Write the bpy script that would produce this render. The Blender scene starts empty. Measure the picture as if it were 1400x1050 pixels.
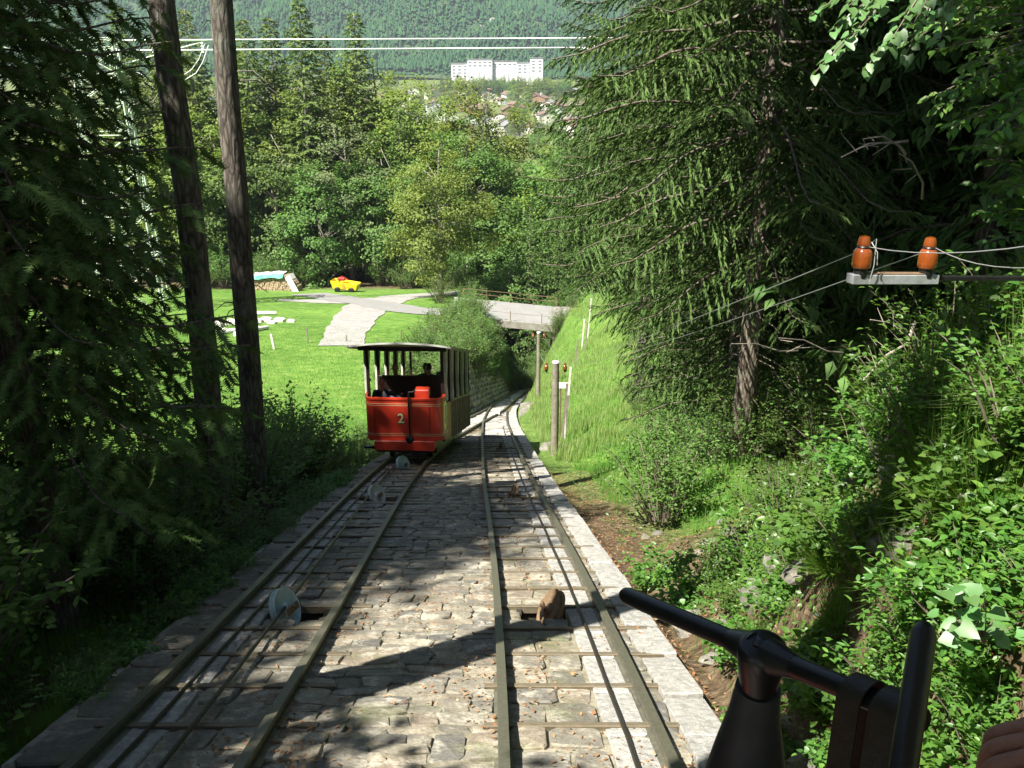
import bpy, math, random
import numpy as np
from mathutils import Vector, Matrix
from math import pi, sin, cos, tan, radians, atan

SC = bpy.context.scene
COL = SC.collection
random.seed(7)
rng = np.random.default_rng(7)

# ---------------------------------------------------------------- camera, sky, sun, exposure
F = 1300.0
TH = radians(20)
cam_d = bpy.data.cameras.new('camera')
cam_d.sensor_width = 36
cam_d.lens = F / 1400 * 36
cam_d.clip_start = 0.05
cam_d.clip_end = 9000
cam = bpy.data.objects.new('camera', cam_d)
COL.objects.link(cam)
cam.location = (0, 0, 0)
cam.rotation_euler = (pi / 2 - TH, 0, 0)
SC.camera = cam

SUN_EL = radians(54)
SUN_DIR = Vector((-0.72, -0.69, 0)).normalized() * cos(SUN_EL) + Vector((0, 0, sin(SUN_EL)))   # towards the sun
world = bpy.data.worlds.new('World')
SC.world = world
world.use_nodes = True
wn = world.node_tree
wn.nodes.clear()
sky = wn.nodes.new('ShaderNodeTexSky')
sky.sky_type = 'NISHITA'
sky.sun_disc = False
sky.sun_elevation = SUN_EL
sky.sun_rotation = math.atan2(SUN_DIR.x, SUN_DIR.y)
bg = wn.nodes.new('ShaderNodeBackground')
bg.inputs[1].default_value = 0.05
wo = wn.nodes.new('ShaderNodeOutputWorld')
wn.links.new(sky.outputs[0], bg.inputs[0])
wn.links.new(bg.outputs[0], wo.inputs[0])
sd = bpy.data.lights.new('sun', 'SUN')
sd.energy = 5.0
sd.angle = radians(0.5)
sd.color = (1.0, 0.95, 0.86)
sun = bpy.data.objects.new('sun', sd)
COL.objects.link(sun)
sun.rotation_euler = SUN_DIR.to_track_quat('Z', 'Y').to_euler()
vs = SC.view_settings
vs.view_transform = 'Standard'
vs.look = 'None'
vs.exposure = 1.52
vs.gamma = 1
vs.use_curve_mapping = False
SC.cycles.max_bounces = 6
SC.cycles.transparent_max_bounces = 8

# ---------------------------------------------------------------- helpers
def link(o, parent=None):
    COL.objects.link(o)
    if parent is not None:
        o.parent = parent
    return o

def tag(o, label=None, cat=None, group=None, kind=None):
    if label: o['label'] = label
    if cat: o['category'] = cat
    if group: o['group'] = group
    if kind: o['kind'] = kind
    return o

def empty(name, loc=(0, 0, 0), rz=0, **kw):
    o = bpy.data.objects.new(name, None)
    o.empty_display_size = .2
    COL.objects.link(o)
    o.location = loc
    o.rotation_euler = (0, 0, rz)
    return tag(o, **kw)

def mesh(name, V, Fc, smooth=False):
    """V (n,3); Fc = array (m,k) or list of such arrays"""
    me = bpy.data.meshes.new(name)
    V = np.asarray(V, dtype=np.float32).reshape(-1, 3)
    if isinstance(Fc, np.ndarray): Fc = [Fc]
    Fc = [np.asarray(a, dtype=np.int32) for a in Fc if len(a)]
    nl = sum(a.size for a in Fc); nf = sum(len(a) for a in Fc)
    me.vertices.add(len(V)); me.vertices.foreach_set('co', V.ravel())
    me.loops.add(nl); me.loops.foreach_set('vertex_index', np.concatenate([a.ravel() for a in Fc]))
    me.polygons.add(nf)
    tot = np.concatenate([np.full(len(a), a.shape[1], dtype=np.int32) for a in Fc])
    st = np.concatenate([[0], np.cumsum(tot)[:-1]]).astype(np.int32)
    me.polygons.foreach_set('loop_start', st)
    me.polygons.foreach_set('loop_total', tot)
    if smooth:
        me.polygons.foreach_set('use_smooth', np.ones(nf, dtype=bool))
    me.update(calc_edges=True)
    return me

def obj(name, me, mat=None, parent=None, loc=None, **kw):
    if mat is not None and len(me.materials) == 0:
        me.materials.append(mat)
    o = bpy.data.objects.new(name, me)
    link(o, parent)
    if loc is not None: o.location = loc
    return tag(o, **kw)

class MB:
    """collects simple shapes into one mesh"""
    def __init__(s): s.v = []; s.f = []; s.n = 0
    def add(s, V, Fs):
        V = [tuple(v) for v in V]
        s.v += V
        s.f += [tuple(i + s.n for i in f) for f in Fs]
        s.n += len(V)
        return s
    def box(s, c, d, M=None, bev=0.0):
        x, y, z = d[0] / 2, d[1] / 2, d[2] / 2
        V = []
        b = min(bev, x * .9, y * .9, z * .9)
        if b <= 0:
            V = [(i * x, j * y, k * z) for k in (-1, 1) for j in (-1, 1) for i in (-1, 1)]
            Fs = [(0, 2, 3, 1), (4, 5, 7, 6), (0, 1, 5, 4), (2, 6, 7, 3), (0, 4, 6, 2), (1, 3, 7, 5)]
        else:
            for zz, ins in ((-z, b), (-z + b, 0), (z - b, 0), (z, b)):
                for (i, j) in ((-1, -1), (1, -1), (1, 1), (-1, 1)):
                    V.append((i * (x - ins), j * (y - ins), zz))
            Fs = [(3, 2, 1, 0), (12, 13, 14, 15)]
            for l in range(3):
                for k in range(4):
                    a = l * 4 + k; c2 = l * 4 + (k + 1) % 4
                    Fs.append((a, c2, c2 + 4, a + 4))
        R = M if M is not None else Matrix.Identity(3)
        V = [R @ Vector(v) + Vector(c) for v in V]
        return s.add(V, Fs)
    def tube(s, pts, r, n=8, cap=True, sq=(1, 1)):
        pts = [Vector(p) for p in pts]
        if not hasattr(r, '__len__'): r = [r] * len(pts)
        V = []; Fs = []
        prev = None
        for i, p in enumerate(pts):
            a = pts[max(i - 1, 0)]; b = pts[min(i + 1, len(pts) - 1)]
            t = (b - a)
            t = t.normalized() if t.length > 1e-9 else Vector((0, 0, 1))
            if prev is None:
                up = Vector((0, 0, 1)) if abs(t.z) < .9 else Vector((0, 1, 0))
                u = t.cross(up).normalized()
            else:
                u = (prev - t * prev.dot(t))
                u = u.normalized() if u.length > 1e-6 else t.orthogonal().normalized()
            prev = u
            w = t.cross(u)
            for k in range(n):
                a_ = 2 * pi * k / n
                V.append(p + (u * cos(a_) * sq[0] + w * sin(a_) * sq[1]) * r[i])
        for i in range(len(pts) - 1):
            for k in range(n):
                a_ = i * n + k; b_ = i * n + (k + 1) % n
                Fs.append((a_, b_, b_ + n, a_ + n))
        if cap:
            Fs.append(tuple(range(n - 1, -1, -1)))
            Fs.append(tuple((len(pts) - 1) * n + k for k in range(n)))
        return s.add(V, Fs)
    def lathe(s, prof, c=(0, 0, 0), M=None, n=16):
        V = []; Fs = []
        R = M if M is not None else Matrix.Identity(3)
        for (r, z) in prof:
            for k in range(n):
                V.append(R @ Vector((r * cos(2 * pi * k / n), r * sin(2 * pi * k / n), z)) + Vector(c))
        for i in range(len(prof) - 1):
            for k in range(n):
                a = i * n + k; b = i * n + (k + 1) % n
                Fs.append((a, b, b + n, a + n))
        if prof[0][0] > 1e-5: Fs.append(tuple(range(n - 1, -1, -1)))
        if prof[-1][0] > 1e-5: Fs.append(tuple((len(prof) - 1) * n + k for k in range(n)))
        return s.add(V, Fs)
    def build(s, name, mat, parent=None, smooth=False, loc=None, **kw):
        me = bpy.data.meshes.new(name)
        me.from_pydata([tuple(v) for v in s.v], [], s.f)
        if smooth:
            me.polygons.foreach_set('use_smooth', [True] * len(me.polygons))
            try: me.set_sharp_from_angle(angle=radians(50))
            except Exception: pass
        me.update()
        return obj(name, me, mat, parent, loc, **kw)

def norm(a):
    return a / np.maximum(np.linalg.norm(a, axis=-1, keepdims=True), 1e-9)

def replicate(tv, tf, D, N, L, W, T):
    """template with x=width, y=length, z=normal placed along D with normal N"""
    D = norm(D); X = norm(np.cross(D, N)); Z = np.cross(X, D)
    n = len(T); k = len(tv)
    L = np.broadcast_to(np.asarray(L, float), (n,)); W = np.broadcast_to(np.asarray(W, float), (n,))
    V = (tv[None, :, 0:1] * (X * W[:, None])[:, None, :] + tv[None, :, 1:2] * (D * L[:, None])[:, None, :]
         + tv[None, :, 2:3] * (Z * L[:, None])[:, None, :]) + T[:, None, :]
    Fs = []
    for f in (tf if isinstance(tf, list) else [tf]):
        Fs.append((f[None] + (np.arange(n) * k)[:, None, None]).reshape(-1, f.shape[1]))
    return V.reshape(-1, 3), Fs

def join(parts):
    """parts: list of (V, [F...])"""
    Vs = []; out = {}
    n = 0
    for V, Fs in parts:
        V = np.asarray(V, float).reshape(-1, 3)
        Vs.append(V)
        for f in Fs:
            out.setdefault(f.shape[1], []).append(f + n)
        n += len(V)
    return np.concatenate(Vs), [np.concatenate(v) for v in out.values()]

# ---------------------------------------------------------------- materials
HAZE_D = .00011
def nmat(name):
    m = bpy.data.materials.new(name)
    m.use_nodes = True
    nt = m.node_tree
    nt.nodes.clear()
    out = nt.nodes.new('ShaderNodeOutputMaterial')
    return m, nt, out

def N(nt, typ, **kw):
    n = nt.nodes.new(typ)
    for k, v in kw.items():
        if k.startswith('i_'):
            key = k[2:]
            key = int(key) if key.isdigit() else key.replace('_', ' ')
            n.inputs[key].default_value = v
        else:
            setattr(n, k, v)
    return n

def ramp(nt, src, stops):
    r = nt.nodes.new('ShaderNodeValToRGB')
    while len(r.color_ramp.elements) < len(stops): r.color_ramp.elements.new(.5)
    for e, (p, c) in zip(r.color_ramp.elements, stops):
        e.position = p; e.color = tuple(c) + (1,) if len(c) == 3 else c
    nt.links.new(src, r.inputs[0])
    return r.outputs[0]

def simple(name, col, rough=.6, metal=0, noise=0.0, scale=8, bump=0.0, spec=.5, coat=0, col2=None):
    m, nt, out = nmat(name)
    b = N(nt, 'ShaderNodeBsdfPrincipled')
    b.inputs['Roughness'].default_value = rough
    b.inputs['Metallic'].default_value = metal
    b.inputs['Specular IOR Level'].default_value = spec
    if coat: b.inputs['Coat Weight'].default_value = coat
    tc = N(nt, 'ShaderNodeTexCoord')
    if noise or bump or col2:
        nz = N(nt, 'ShaderNodeTexNoise', i_Scale=scale, i_Detail=6.0, i_Roughness=.65)
        nt.links.new(tc.outputs['Object'], nz.inputs['Vector'])
    if noise or col2:
        c2 = col2 or tuple(c * (1 - noise) for c in col)
        c1 = col if col2 else tuple(min(1, c * (1 + noise * .6)) for c in col)
        nt.links.new(ramp(nt, nz.outputs[0], [(.32, c2), (.66, c1)]), b.inputs['Base Color'])
    else:
        b.inputs['Base Color'].default_value = tuple(col) + (1,)
    if bump:
        bp = N(nt, 'ShaderNodeBump', i_Strength=bump, i_Distance=.02)
        nt.links.new(nz.outputs[0], bp.inputs['Height'])
        nt.links.new(bp.outputs[0], b.inputs['Normal'])
    nt.links.new(b.outputs[0], out.inputs[0])
    return m

def leafmat(name, cols, trans=.35, gloss=.02, rough=.6):
    """cols: list of colours picked per leaf island; leaves differ a little per plant too"""
    m, nt, out = nmat(name)
    g = N(nt, 'ShaderNodeNewGeometry')
    oi = N(nt, 'ShaderNodeObjectInfo')
    n = len(cols)
    c = ramp(nt, g.outputs['Random Per Island'], [(i / max(n - 1, 1), cols[i]) for i in range(n)])
    hs = N(nt, 'ShaderNodeHueSaturation')
    mr = N(nt, 'ShaderNodeMapRange', i_3=.78, i_4=1.22)
    nt.links.new(oi.outputs['Random'], mr.inputs[0])
    nt.links.new(mr.outputs[0], hs.inputs['Value'])
    mh = N(nt, 'ShaderNodeMapRange', i_3=.485, i_4=.515)
    nt.links.new(oi.outputs['Random'], mh.inputs[0])
    nt.links.new(mh.outputs[0], hs.inputs['Hue'])
    nt.links.new(c, hs.inputs['Color'])
    d = N(nt, 'ShaderNodeBsdfDiffuse')
    t = N(nt, 'ShaderNodeBsdfTranslucent')
    gl = N(nt, 'ShaderNodeBsdfGlossy', i_Roughness=rough)
    gl.inputs['Color'].default_value = (1, 1, 1, 1)
    nt.links.new(hs.outputs[0], d.inputs[0])
    br = N(nt, 'ShaderNodeHueSaturation', i_Value=1.5, i_Saturation=1.1)
    br.inputs['Hue'].default_value = .485
    nt.links.new(hs.outputs[0], br.inputs['Color'])
    nt.links.new(br.outputs[0], t.inputs[0])
    m1 = N(nt, 'ShaderNodeMixShader', i_0=trans)
    nt.links.new(d.outputs[0], m1.inputs[1]); nt.links.new(t.outputs[0], m1.inputs[2])
    m2 = N(nt, 'ShaderNodeMixShader', i_0=gloss)
    nt.links.new(m1.outputs[0], m2.inputs[1]); nt.links.new(gl.outputs[0], m2.inputs[2])
    nt.links.new(m2.outputs[0], out.inputs[0])
    return m

def barkmat(name, c1, c2, c3, sc=1.0):
    m, nt, out = nmat(name)
    tc = N(nt, 'ShaderNodeTexCoord')
    mp = N(nt, 'ShaderNodeMapping'); mp.inputs['Scale'].default_value = (9 * sc, 9 * sc, 2.2 * sc)
    nt.links.new(tc.outputs['Object'], mp.inputs[0])
    v = N(nt, 'ShaderNodeTexVoronoi', i_Scale=2.2); v.feature = 'DISTANCE_TO_EDGE'
    nz = N(nt, 'ShaderNodeTexNoise', i_Scale=1.4, i_Detail=8.0, i_Roughness=.7)
    nt.links.new(mp.outputs[0], nz.inputs[0])
    ad = N(nt, 'ShaderNodeMixRGB', i_0=.35)
    nt.links.new(mp.outputs[0], ad.inputs[1]); nt.links.new(nz.outputs[1], ad.inputs[2])
    nt.links.new(ad.outputs[0], v.inputs[0])
    mul = N(nt, 'ShaderNodeMath', operation='MULTIPLY_ADD', i_1=1.6)
    nt.links.new(v.outputs[0], mul.inputs[0]); nt.links.new(nz.outputs[0], mul.inputs[2])
    c = ramp(nt, mul.outputs[0], [(.35, c1), (.65, c2), (.95, c3)])
    big = N(nt, 'ShaderNodeTexNoise', i_Scale=2.0, i_Detail=3.0)
    nt.links.new(tc.outputs['Object'], big.inputs[0])
    lich = ramp(nt, big.outputs[0], [(.5, (0, 0, 0)), (.68, (1, 1, 1))])
    mx = N(nt, 'ShaderNodeMixRGB'); mx.inputs[2].default_value = (.22, .24, .19, 1)
    ml = N(nt, 'ShaderNodeMath', operation='MULTIPLY', i_1=.45); nt.links.new(lich, ml.inputs[0])
    nt.links.new(ml.outputs[0], mx.inputs[0]); nt.links.new(c, mx.inputs[1])
    b = N(nt, 'ShaderNodeBsdfPrincipled'); b.inputs['Roughness'].default_value = .92
    nt.links.new(mx.outputs[0], b.inputs['Base Color'])
    bp = N(nt, 'ShaderNodeBump', i_Strength=.9, i_Distance=.03)
    nt.links.new(mul.outputs[0], bp.inputs['Height']); nt.links.new(bp.outputs[0], b.inputs['Normal'])
    nt.links.new(b.outputs[0], out.inputs[0])
    return m

def stonemat(name, tones, lichen=(.42, .41, .37), moss=.35, sc=6, rough=.85):
    """stone with per-piece tone, lichen blotches and grain"""
    m, nt, out = nmat(name)
    g = N(nt, 'ShaderNodeNewGeometry'); oi = N(nt, 'ShaderNodeObjectInfo')
    sm = N(nt, 'ShaderNodeMath', operation='ADD'); nt.links.new(g.outputs['Random Per Island'], sm.inputs[0]); nt.links.new(oi.outputs['Random'], sm.inputs[1])
    fr = N(nt, 'ShaderNodeMath', operation='FRACT'); nt.links.new(sm.outputs[0], fr.inputs[0])
    base = ramp(nt, fr.outputs[0], [(i / (len(tones) - 1), t) for i, t in enumerate(tones)])
    n1 = N(nt, 'ShaderNodeTexNoise', i_Scale=float(sc), i_Detail=9.0, i_Roughness=.72)
    nt.links.new(g.outputs['Position'], n1.inputs[0])
    n2 = N(nt, 'ShaderNodeTexNoise', i_Scale=sc * 7.0, i_Detail=4.0, i_Roughness=.6)
    nt.links.new(g.outputs['Position'], n2.inputs[0])
    n3 = N(nt, 'ShaderNodeTexNoise', i_Scale=sc * .35, i_Detail=5.0, i_Roughness=.6)
    nt.links.new(g.outputs['Position'], n3.inputs[0])
    v1 = ramp(nt, n1.outputs[0], [(.3, (.45, .45, .45)), (.7, (1.45, 1.42, 1.35))])
    mu = N(nt, 'ShaderNodeMixRGB', blend_type='MULTIPLY', i_0=.85); nt.links.new(base, mu.inputs[1]); nt.links.new(v1, mu.inputs[2])
    lf = ramp(nt, n1.outputs[0], [(.53, (0, 0, 0)), (.6, (1, 1, 1))])
    lm = N(nt, 'ShaderNodeMath', operation='MULTIPLY', i_1=.62); nt.links.new(lf, lm.inputs[0])
    mx = N(nt, 'ShaderNodeMixRGB'); nt.links.new(lm.outputs[0], mx.inputs[0]); nt.links.new(mu.outputs[0], mx.inputs[1]); mx.inputs[2].default_value = tuple(lichen) + (1,)
    mf = ramp(nt, n3.outputs[0], [(.56, (0, 0, 0)), (.72, (1, 1, 1))])
    mm = N(nt, 'ShaderNodeMath', operation='MULTIPLY', i_1=moss); nt.links.new(mf, mm.inputs[0])
    mx2 = N(nt, 'ShaderNodeMixRGB'); nt.links.new(mm.outputs[0], mx2.inputs[0]); nt.links.new(mx.outputs[0], mx2.inputs[1]); mx2.inputs[2].default_value = (.13, .15, .05, 1)
    gr = ramp(nt, n2.outputs[0], [(.3, (.7, .7, .7)), (.7, (1.2, 1.2, 1.2))])
    mu2 = N(nt, 'ShaderNodeMixRGB', blend_type='MULTIPLY', i_0=.8); nt.links.new(mx2.outputs[0], mu2.inputs[1]); nt.links.new(gr, mu2.inputs[2])
    b = N(nt, 'ShaderNodeBsdfPrincipled'); b.inputs['Roughness'].default_value = rough
    nt.links.new(mu2.outputs[0], b.inputs['Base Color'])
    hs = N(nt, 'ShaderNodeMath', operation='MULTIPLY_ADD', i_1=.35); nt.links.new(n2.outputs[0], hs.inputs[0]); nt.links.new(n1.outputs[0], hs.inputs[2])
    bp = N(nt, 'ShaderNodeBump', i_Strength=1.0, i_Distance=.025)
    nt.links.new(hs.outputs[0], bp.inputs['Height']); nt.links.new(bp.outputs[0], b.inputs['Normal'])
    nt.links.new(b.outputs[0], out.inputs[0])
    return m

M_ = {}
M_['paver'] = stonemat('paving_stone', [(.2, .185, .15), (.27, .25, .2), (.16, .155, .14), (.33, .30, .23), (.25, .21, .16)], lichen=(.48, .45, .37), moss=.6, sc=5)
M_['granite'] = stonemat('granite', [(.46, .45, .42), (.38, .38, .36), (.42, .41, .38)], lichen=(.5, .49, .46), moss=.12, sc=16)
M_['wallstone'] = stonemat('rubble_stone', [(.22, .2, .18), (.36, .34, .3), (.28, .27, .24), (.16, .15, .14)], moss=.3, sc=3)
M_['mossrock'] = stonemat('mossy_rock', [(.12, .11, .09), (.2, .19, .16), (.15, .14, .12)], lichen=(.27, .26, .22), moss=.85, sc=4)
M_['mortar'] = simple('joint_earth', (.34, .31, .24), .95, col2=(.13, .12, .06), scale=9, bump=.8)
M_['rail'] = simple('rail_steel', (.15, .145, .105), .6, .4, noise=.35, scale=14, bump=.1)
M_['railtop'] = simple('rail_top_steel', (.15, .145, .10), .55, .5, noise=.2, scale=30)
M_['tie'] = simple('rusty_tie_steel', (.2, .155, .1), .7, .2, col2=(.13, .12, .08), scale=20, bump=.3)
M_['cable'] = simple('greased_cable', (.05, .045, .035), .45, .5, noise=.3, scale=60, bump=.4)
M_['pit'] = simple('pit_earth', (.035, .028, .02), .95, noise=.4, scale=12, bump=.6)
M_['rust'] = simple('rusty_iron', (.24, .16, .09), .75, .3, col2=(.13, .085, .05), scale=30, bump=.3)
M_['bluewheel'] = simple('pale_blue_enamel', (.42, .55, .58), .35, .1, col2=(.3, .42, .45), scale=14, bump=.1)
M_['red'] = simple('red_coach_paint', (.5, .038, .016), .36, 0, noise=.12, scale=3, coat=.4)
M_['reddark'] = simple('dull_red_paint', (.30, .025, .012), .5, noise=.2, scale=5)
M_['gold'] = simple('gold_line_paint', (.5, .36, .2), .4)
M_['cream'] = simple('cream_number_paint', (.72, .6, .34), .45)
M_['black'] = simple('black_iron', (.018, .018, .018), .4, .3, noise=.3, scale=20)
M_['gloss'] = simple('black_enamel', (.007, .008, .010), .42, 0, noise=.45, scale=40, bump=.06, coat=.12)
M_['greypaint'] = simple('worn_dark_paint', (.03, .036, .042), .5, .1, noise=.4, scale=9, bump=.1)
M_['roofc'] = simple('roof_canvas', (.55, .56, .5), .7, noise=.15, scale=3)
M_['darkwood'] = simple('dark_varnished_wood', (.022, .01, .007), .45, noise=.3, scale=6)
M_['palewood'] = simple('weathered_door_frame', (.27, .26, .225), .6, noise=.3, scale=9)
M_['curtain'] = simple('curtain_cloth', (.66, .67, .58), .9, noise=.25, scale=5)
M_['pole'] = simple('weathered_pole_wood', (.25, .22, .17), .85, col2=(.14, .12, .09), scale=7, bump=.5)
M_['whitewood'] = simple('bleached_wood', (.62, .6, .54), .8, noise=.25, scale=6)
M_['galv'] = simple('galvanised_steel', (.5, .53, .54), .5, .35, col2=(.3, .3, .29), scale=16, bump=.1)
M_['ceramic'] = simple('brown_glazed_ceramic', (.21, .05, .009), .16, 0, noise=.12, scale=12, coat=.6)
M_['wire'] = simple('wire', (.55, .56, .52), .4, .6)
M_['whitewire'] = simple('aluminium_conductor', (.8, .8, .78), .5, .1)
M_['pylon'] = simple('pylon_green_paint', (.4, .48, .36), .6, noise=.2, scale=2)
M_['asphalt'] = simple('pale_road', (.23, .225, .21), .9, noise=.12, scale=1.2, bump=.2)
M_['gravel'] = simple('gravel', (.34, .33, .30), .95, col2=(.22, .21, .19), scale=1.6, bump=.5)
M_['concrete'] = simple('old_concrete', (.34, .32, .28), .9, col2=(.2, .18, .15), scale=2, bump=.3)
M_['paleblock'] = simple('pale_cut_stone', (.66, .63, .56), .85, noise=.2, scale=3, bump=.4)
M_['white'] = simple('white_paint', (.8, .8, .78), .6)
M_['yellow'] = simple('yellow_paint', (.75, .55, .02), .45, noise=.1, scale=4)
M_['orange'] = simple('orange_plastic', (.75, .25, .03), .5)
M_['tarp'] = simple('green_tarp', (.06, .3, .2), .5, noise=.3, scale=3)
M_['logend'] = simple('split_firewood', (.42, .32, .2), .9, col2=(.2, .14, .09), scale=4, bump=.3)
M_['bark'] = barkmat('larch_bark', (.02, .016, .012), (.09, .075, .06), (.17, .15, .12))
M_['bark2'] = barkmat('spruce_bark', (.035, .025, .02), (.13, .1, .075), (.22, .18, .14), 1.3)
M_['twigwood'] = simple('dry_twig_wood', (.16, .13, .1), .9, noise=.3, scale=8)
M_['deadwood'] = simple('dead_twig_wood', (.35, .31, .25), .9, noise=.3, scale=8)
M_['greybark'] = simple('grey_bark', (.2, .18, .15), .9, noise=.35, scale=4, bump=.4)
M_['skin'] = simple('skin', (.36, .17, .12), .55, noise=.2, scale=60, bump=.25)
M_['hair'] = simple('dark_hair', (.03, .02, .014), .6, noise=.3, scale=30)
M_['hairb'] = simple('brown_hair', (.09, .055, .03), .6, noise=.3, scale=30)
M_['clothdark'] = simple('dark_cloth', (.02, .022, .03), .9, noise=.2, scale=20)
M_['clothblue'] = simple('navy_cloth', (.04, .05, .1), .9, noise=.2, scale=20)
M_['clothgrey'] = simple('grey_cloth', (.12, .12, .13), .9, noise=.2, scale=20)
M_['clothred'] = simple('dark_red_knit', (.2, .015, .02), .95, noise=.35, scale=60, bump=.3)
M_['leather'] = simple('dark_leather', (.02, .017, .014), .55, noise=.3, scale=20, bump=.2)
M_['housewall'] = simple('house_render', (.62, .58, .5), .85, noise=.1, scale=.3)
M_['houseroof'] = simple('brown_roof_tiles', (.17, .11, .085), .85, noise=.3, scale=.5)
M_['houseroof2'] = simple('grey_roof', (.2, .2, .2), .8, noise=.3, scale=.5)
M_['chalet'] = simple('chalet_timber', (.24, .14, .08), .8, noise=.2, scale=.5)
M_['whitewall'] = simple('white_render', (.62, .62, .6), .8)
M_['pane'] = simple('window_pane', (.2, .23, .26), .3)

M_['spruce'] = leafmat('spruce_needles', [(.04, .085, .022), (.09, .15, .036), (.06, .11, .027), (.12, .18, .055)], .1, .01)
M_['sprucetip'] = leafmat('spruce_needles_fresh', [(.05, .10, .018), (.09, .16, .03), (.07, .12, .022)], .22, .05)
M_['larch'] = leafmat('larch_needles', [(.11, .17, .04), (.16, .22, .055), (.13, .19, .06)], .3, .012)
M_['leafA'] = leafmat('broad_leaves_green', [(.055, .12, .022), (.10, .19, .035), (.075, .15, .027), (.14, .23, .05)], .35)
M_['leafB'] = leafmat('broad_leaves_yellow_green', [(.12, .19, .03), (.18, .26, .045), (.15, .22, .035), (.22, .28, .06)], .35)
M_['leafC'] = leafmat('ash_leaves_greyish', [(.10, .16, .055), (.15, .21, .08), (.13, .18, .065), (.2, .24, .11)], .3)
M_['leafD'] = leafmat('undergrowth_leaves', [(.05, .12, .025), (.09, .20, .03), (.07, .15, .025), (.14, .26, .04)], .4, .03, .45)
M_['leafM'] = leafmat('hazel_leaves', [(.07, .18, .05), (.10, .23, .06), (.12, .25, .08)], .35, .05, .5)
M_['grass'] = leafmat('grass_blades', [(.08, .19, .022), (.12, .26, .035), (.10, .22, .03), (.17, .28, .055)], .4, .015)
M_['drygrass'] = leafmat('pale_grass_blades', [(.14, .25, .045), (.20, .30, .07), (.30, .34, .13), (.15, .26, .05), (.36, .36, .18)], .35, .015)
M_['litter'] = leafmat('fallen_leaves', [(.32, .15, .06), (.22, .1, .04), (.38, .24, .12), (.16, .1, .05), (.42, .3, .16)], .1, .02)
M_['hillwood'] = leafmat('hill_forest', [(.02, .06, .03), (.035, .085, .035), (.028, .07, .03), (.06, .12, .04)], .1, .0)

def terrmat():
    m, nt, out = nmat('meadow_and_soil')
    g = N(nt, 'ShaderNodeNewGeometry')
    sep = N(nt, 'ShaderNodeSeparateXYZ'); nt.links.new(g.outputs['Position'], sep.inputs[0])
    def nz(s, d=5.0):
        n = N(nt, 'ShaderNodeTexNoise', i_Scale=s, i_Detail=d, i_Roughness=.6); nt.links.new(g.outputs['Position'], n.inputs[0]); return n.outputs[0]
    big, mid, fine = nz(.12), nz(1.3), nz(9.0, 6.0)
    gc = ramp(nt, mid, [(.3, (.085, .18, .035)), (.5, (.125, .24, .045)), (.7, (.20, .29, .075))])
    gb = ramp(nt, big, [(.35, (.75, .8, .75)), (.65, (1.2, 1.15, 1.1))])
    g1 = N(nt, 'ShaderNodeMixRGB', blend_type='MULTIPLY', i_0=1.0); nt.links.new(gc, g1.inputs[1]); nt.links.new(gb, g1.inputs[2])
    gf = ramp(nt, fine, [(.3, (.5, .5, .5)), (.7, (1.35, 1.35, 1.3))])
    g2 = N(nt, 'ShaderNodeMixRGB', blend_type='MULTIPLY', i_0=1.0); nt.links.new(g1.outputs[0], g2.inputs[1]); nt.links.new(gf, g2.inputs[2])
    soil = ramp(nt, fine, [(.25, (.035, .025, .014)), (.5, (.12, .085, .05)), (.75, (.26, .2, .13))])
    at = N(nt, 'ShaderNodeAttribute'); at.attribute_name = 'soil'
    mx = N(nt, 'ShaderNodeMixRGB'); nt.links.new(at.outputs['Fac'], mx.inputs[0]); nt.links.new(g2.outputs[0], mx.inputs[1]); nt.links.new(soil, mx.inputs[2])
    b = N(nt, 'ShaderNodeBsdfPrincipled'); b.inputs['Roughness'].default_value = .95; b.inputs['Specular IOR Level'].default_value = .1
    nt.links.new(mx.outputs[0], b.inputs['Base Color'])
    bp = N(nt, 'ShaderNodeBump', i_Strength=.8, i_Distance=.12); nt.links.new(fine, bp.inputs['Height']); nt.links.new(bp.outputs[0], b.inputs['Normal'])
    nt.links.new(b.outputs[0], out.inputs[0])
    return m
M_['terrain'] = terrmat()
M_['valley'] = simple('valley_fields', (.09, .16, .04), .95, col2=(.05, .1, .03), scale=.02)
M_['hill'] = simple('hill_ground', (.03, .06, .02), .95, col2=(.05, .09, .03), scale=.03)
M_['cliff'] = simple('pale_cliff', (.2, .2, .16), .9, noise=.3, scale=.05)

# ---------------------------------------------------------------- shape of the land
S = .342                      # grade of the funicular
HV = 2.46                     # eye height above the rail tops
def PZ(y): return -HV - S * y      # rail-top plane
LCY = [-8, 4.4, 5.7, 8, 11, 17, 22, 28, 36, 45, 50, 60, 78, 108, 130]
LCX = [-2.0, -2.07, -2.12, -2.2, -2.32, -2.54, -2.62, -2.40, -1.78, -1.05, -.78, -.35, .62, 2.6, 4.5]
RCY = [-8, 4.4, 6, 8.5, 12.8, 18, 23, 30, 37, 44, 50, 60, 78, 108, 130]
RCX = [.55, .47, .42, .35, .16, -.1, -.28, -.52, -.72, -.77, -.72, -.35, .62, 2.6, 4.5]
def smooth_tab(Y, X):
    yy = np.linspace(Y[0], Y[-1], 800); xx = np.interp(yy, Y, X)
    k = np.ones(25) / 25
    xp = np.pad(xx, 12, mode='edge'); xs = np.convolve(xp, k, 'valid')
    return yy, xs
LT = smooth_tab(LCY, LCX); RT = smooth_tab(RCY, RCX)
def LC(y): return np.interp(y, *LT)
def RC(y): return np.interp(y, *RT)
def Mz(y):
    y = np.asarray(y, float)
    far = -9.05 - .17 * y
    near = -15 + .335 * (35 - y)
    w = np.clip((y - 28) / 14, 0, 1); w = w * w * (3 - 2 * w)
    return near * (1 - w) + far * w
def sstep(a, b, x):
    t = np.clip((x - a) / (b - a), 0, 1); return t * t * (3 - 2 * t)
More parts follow.
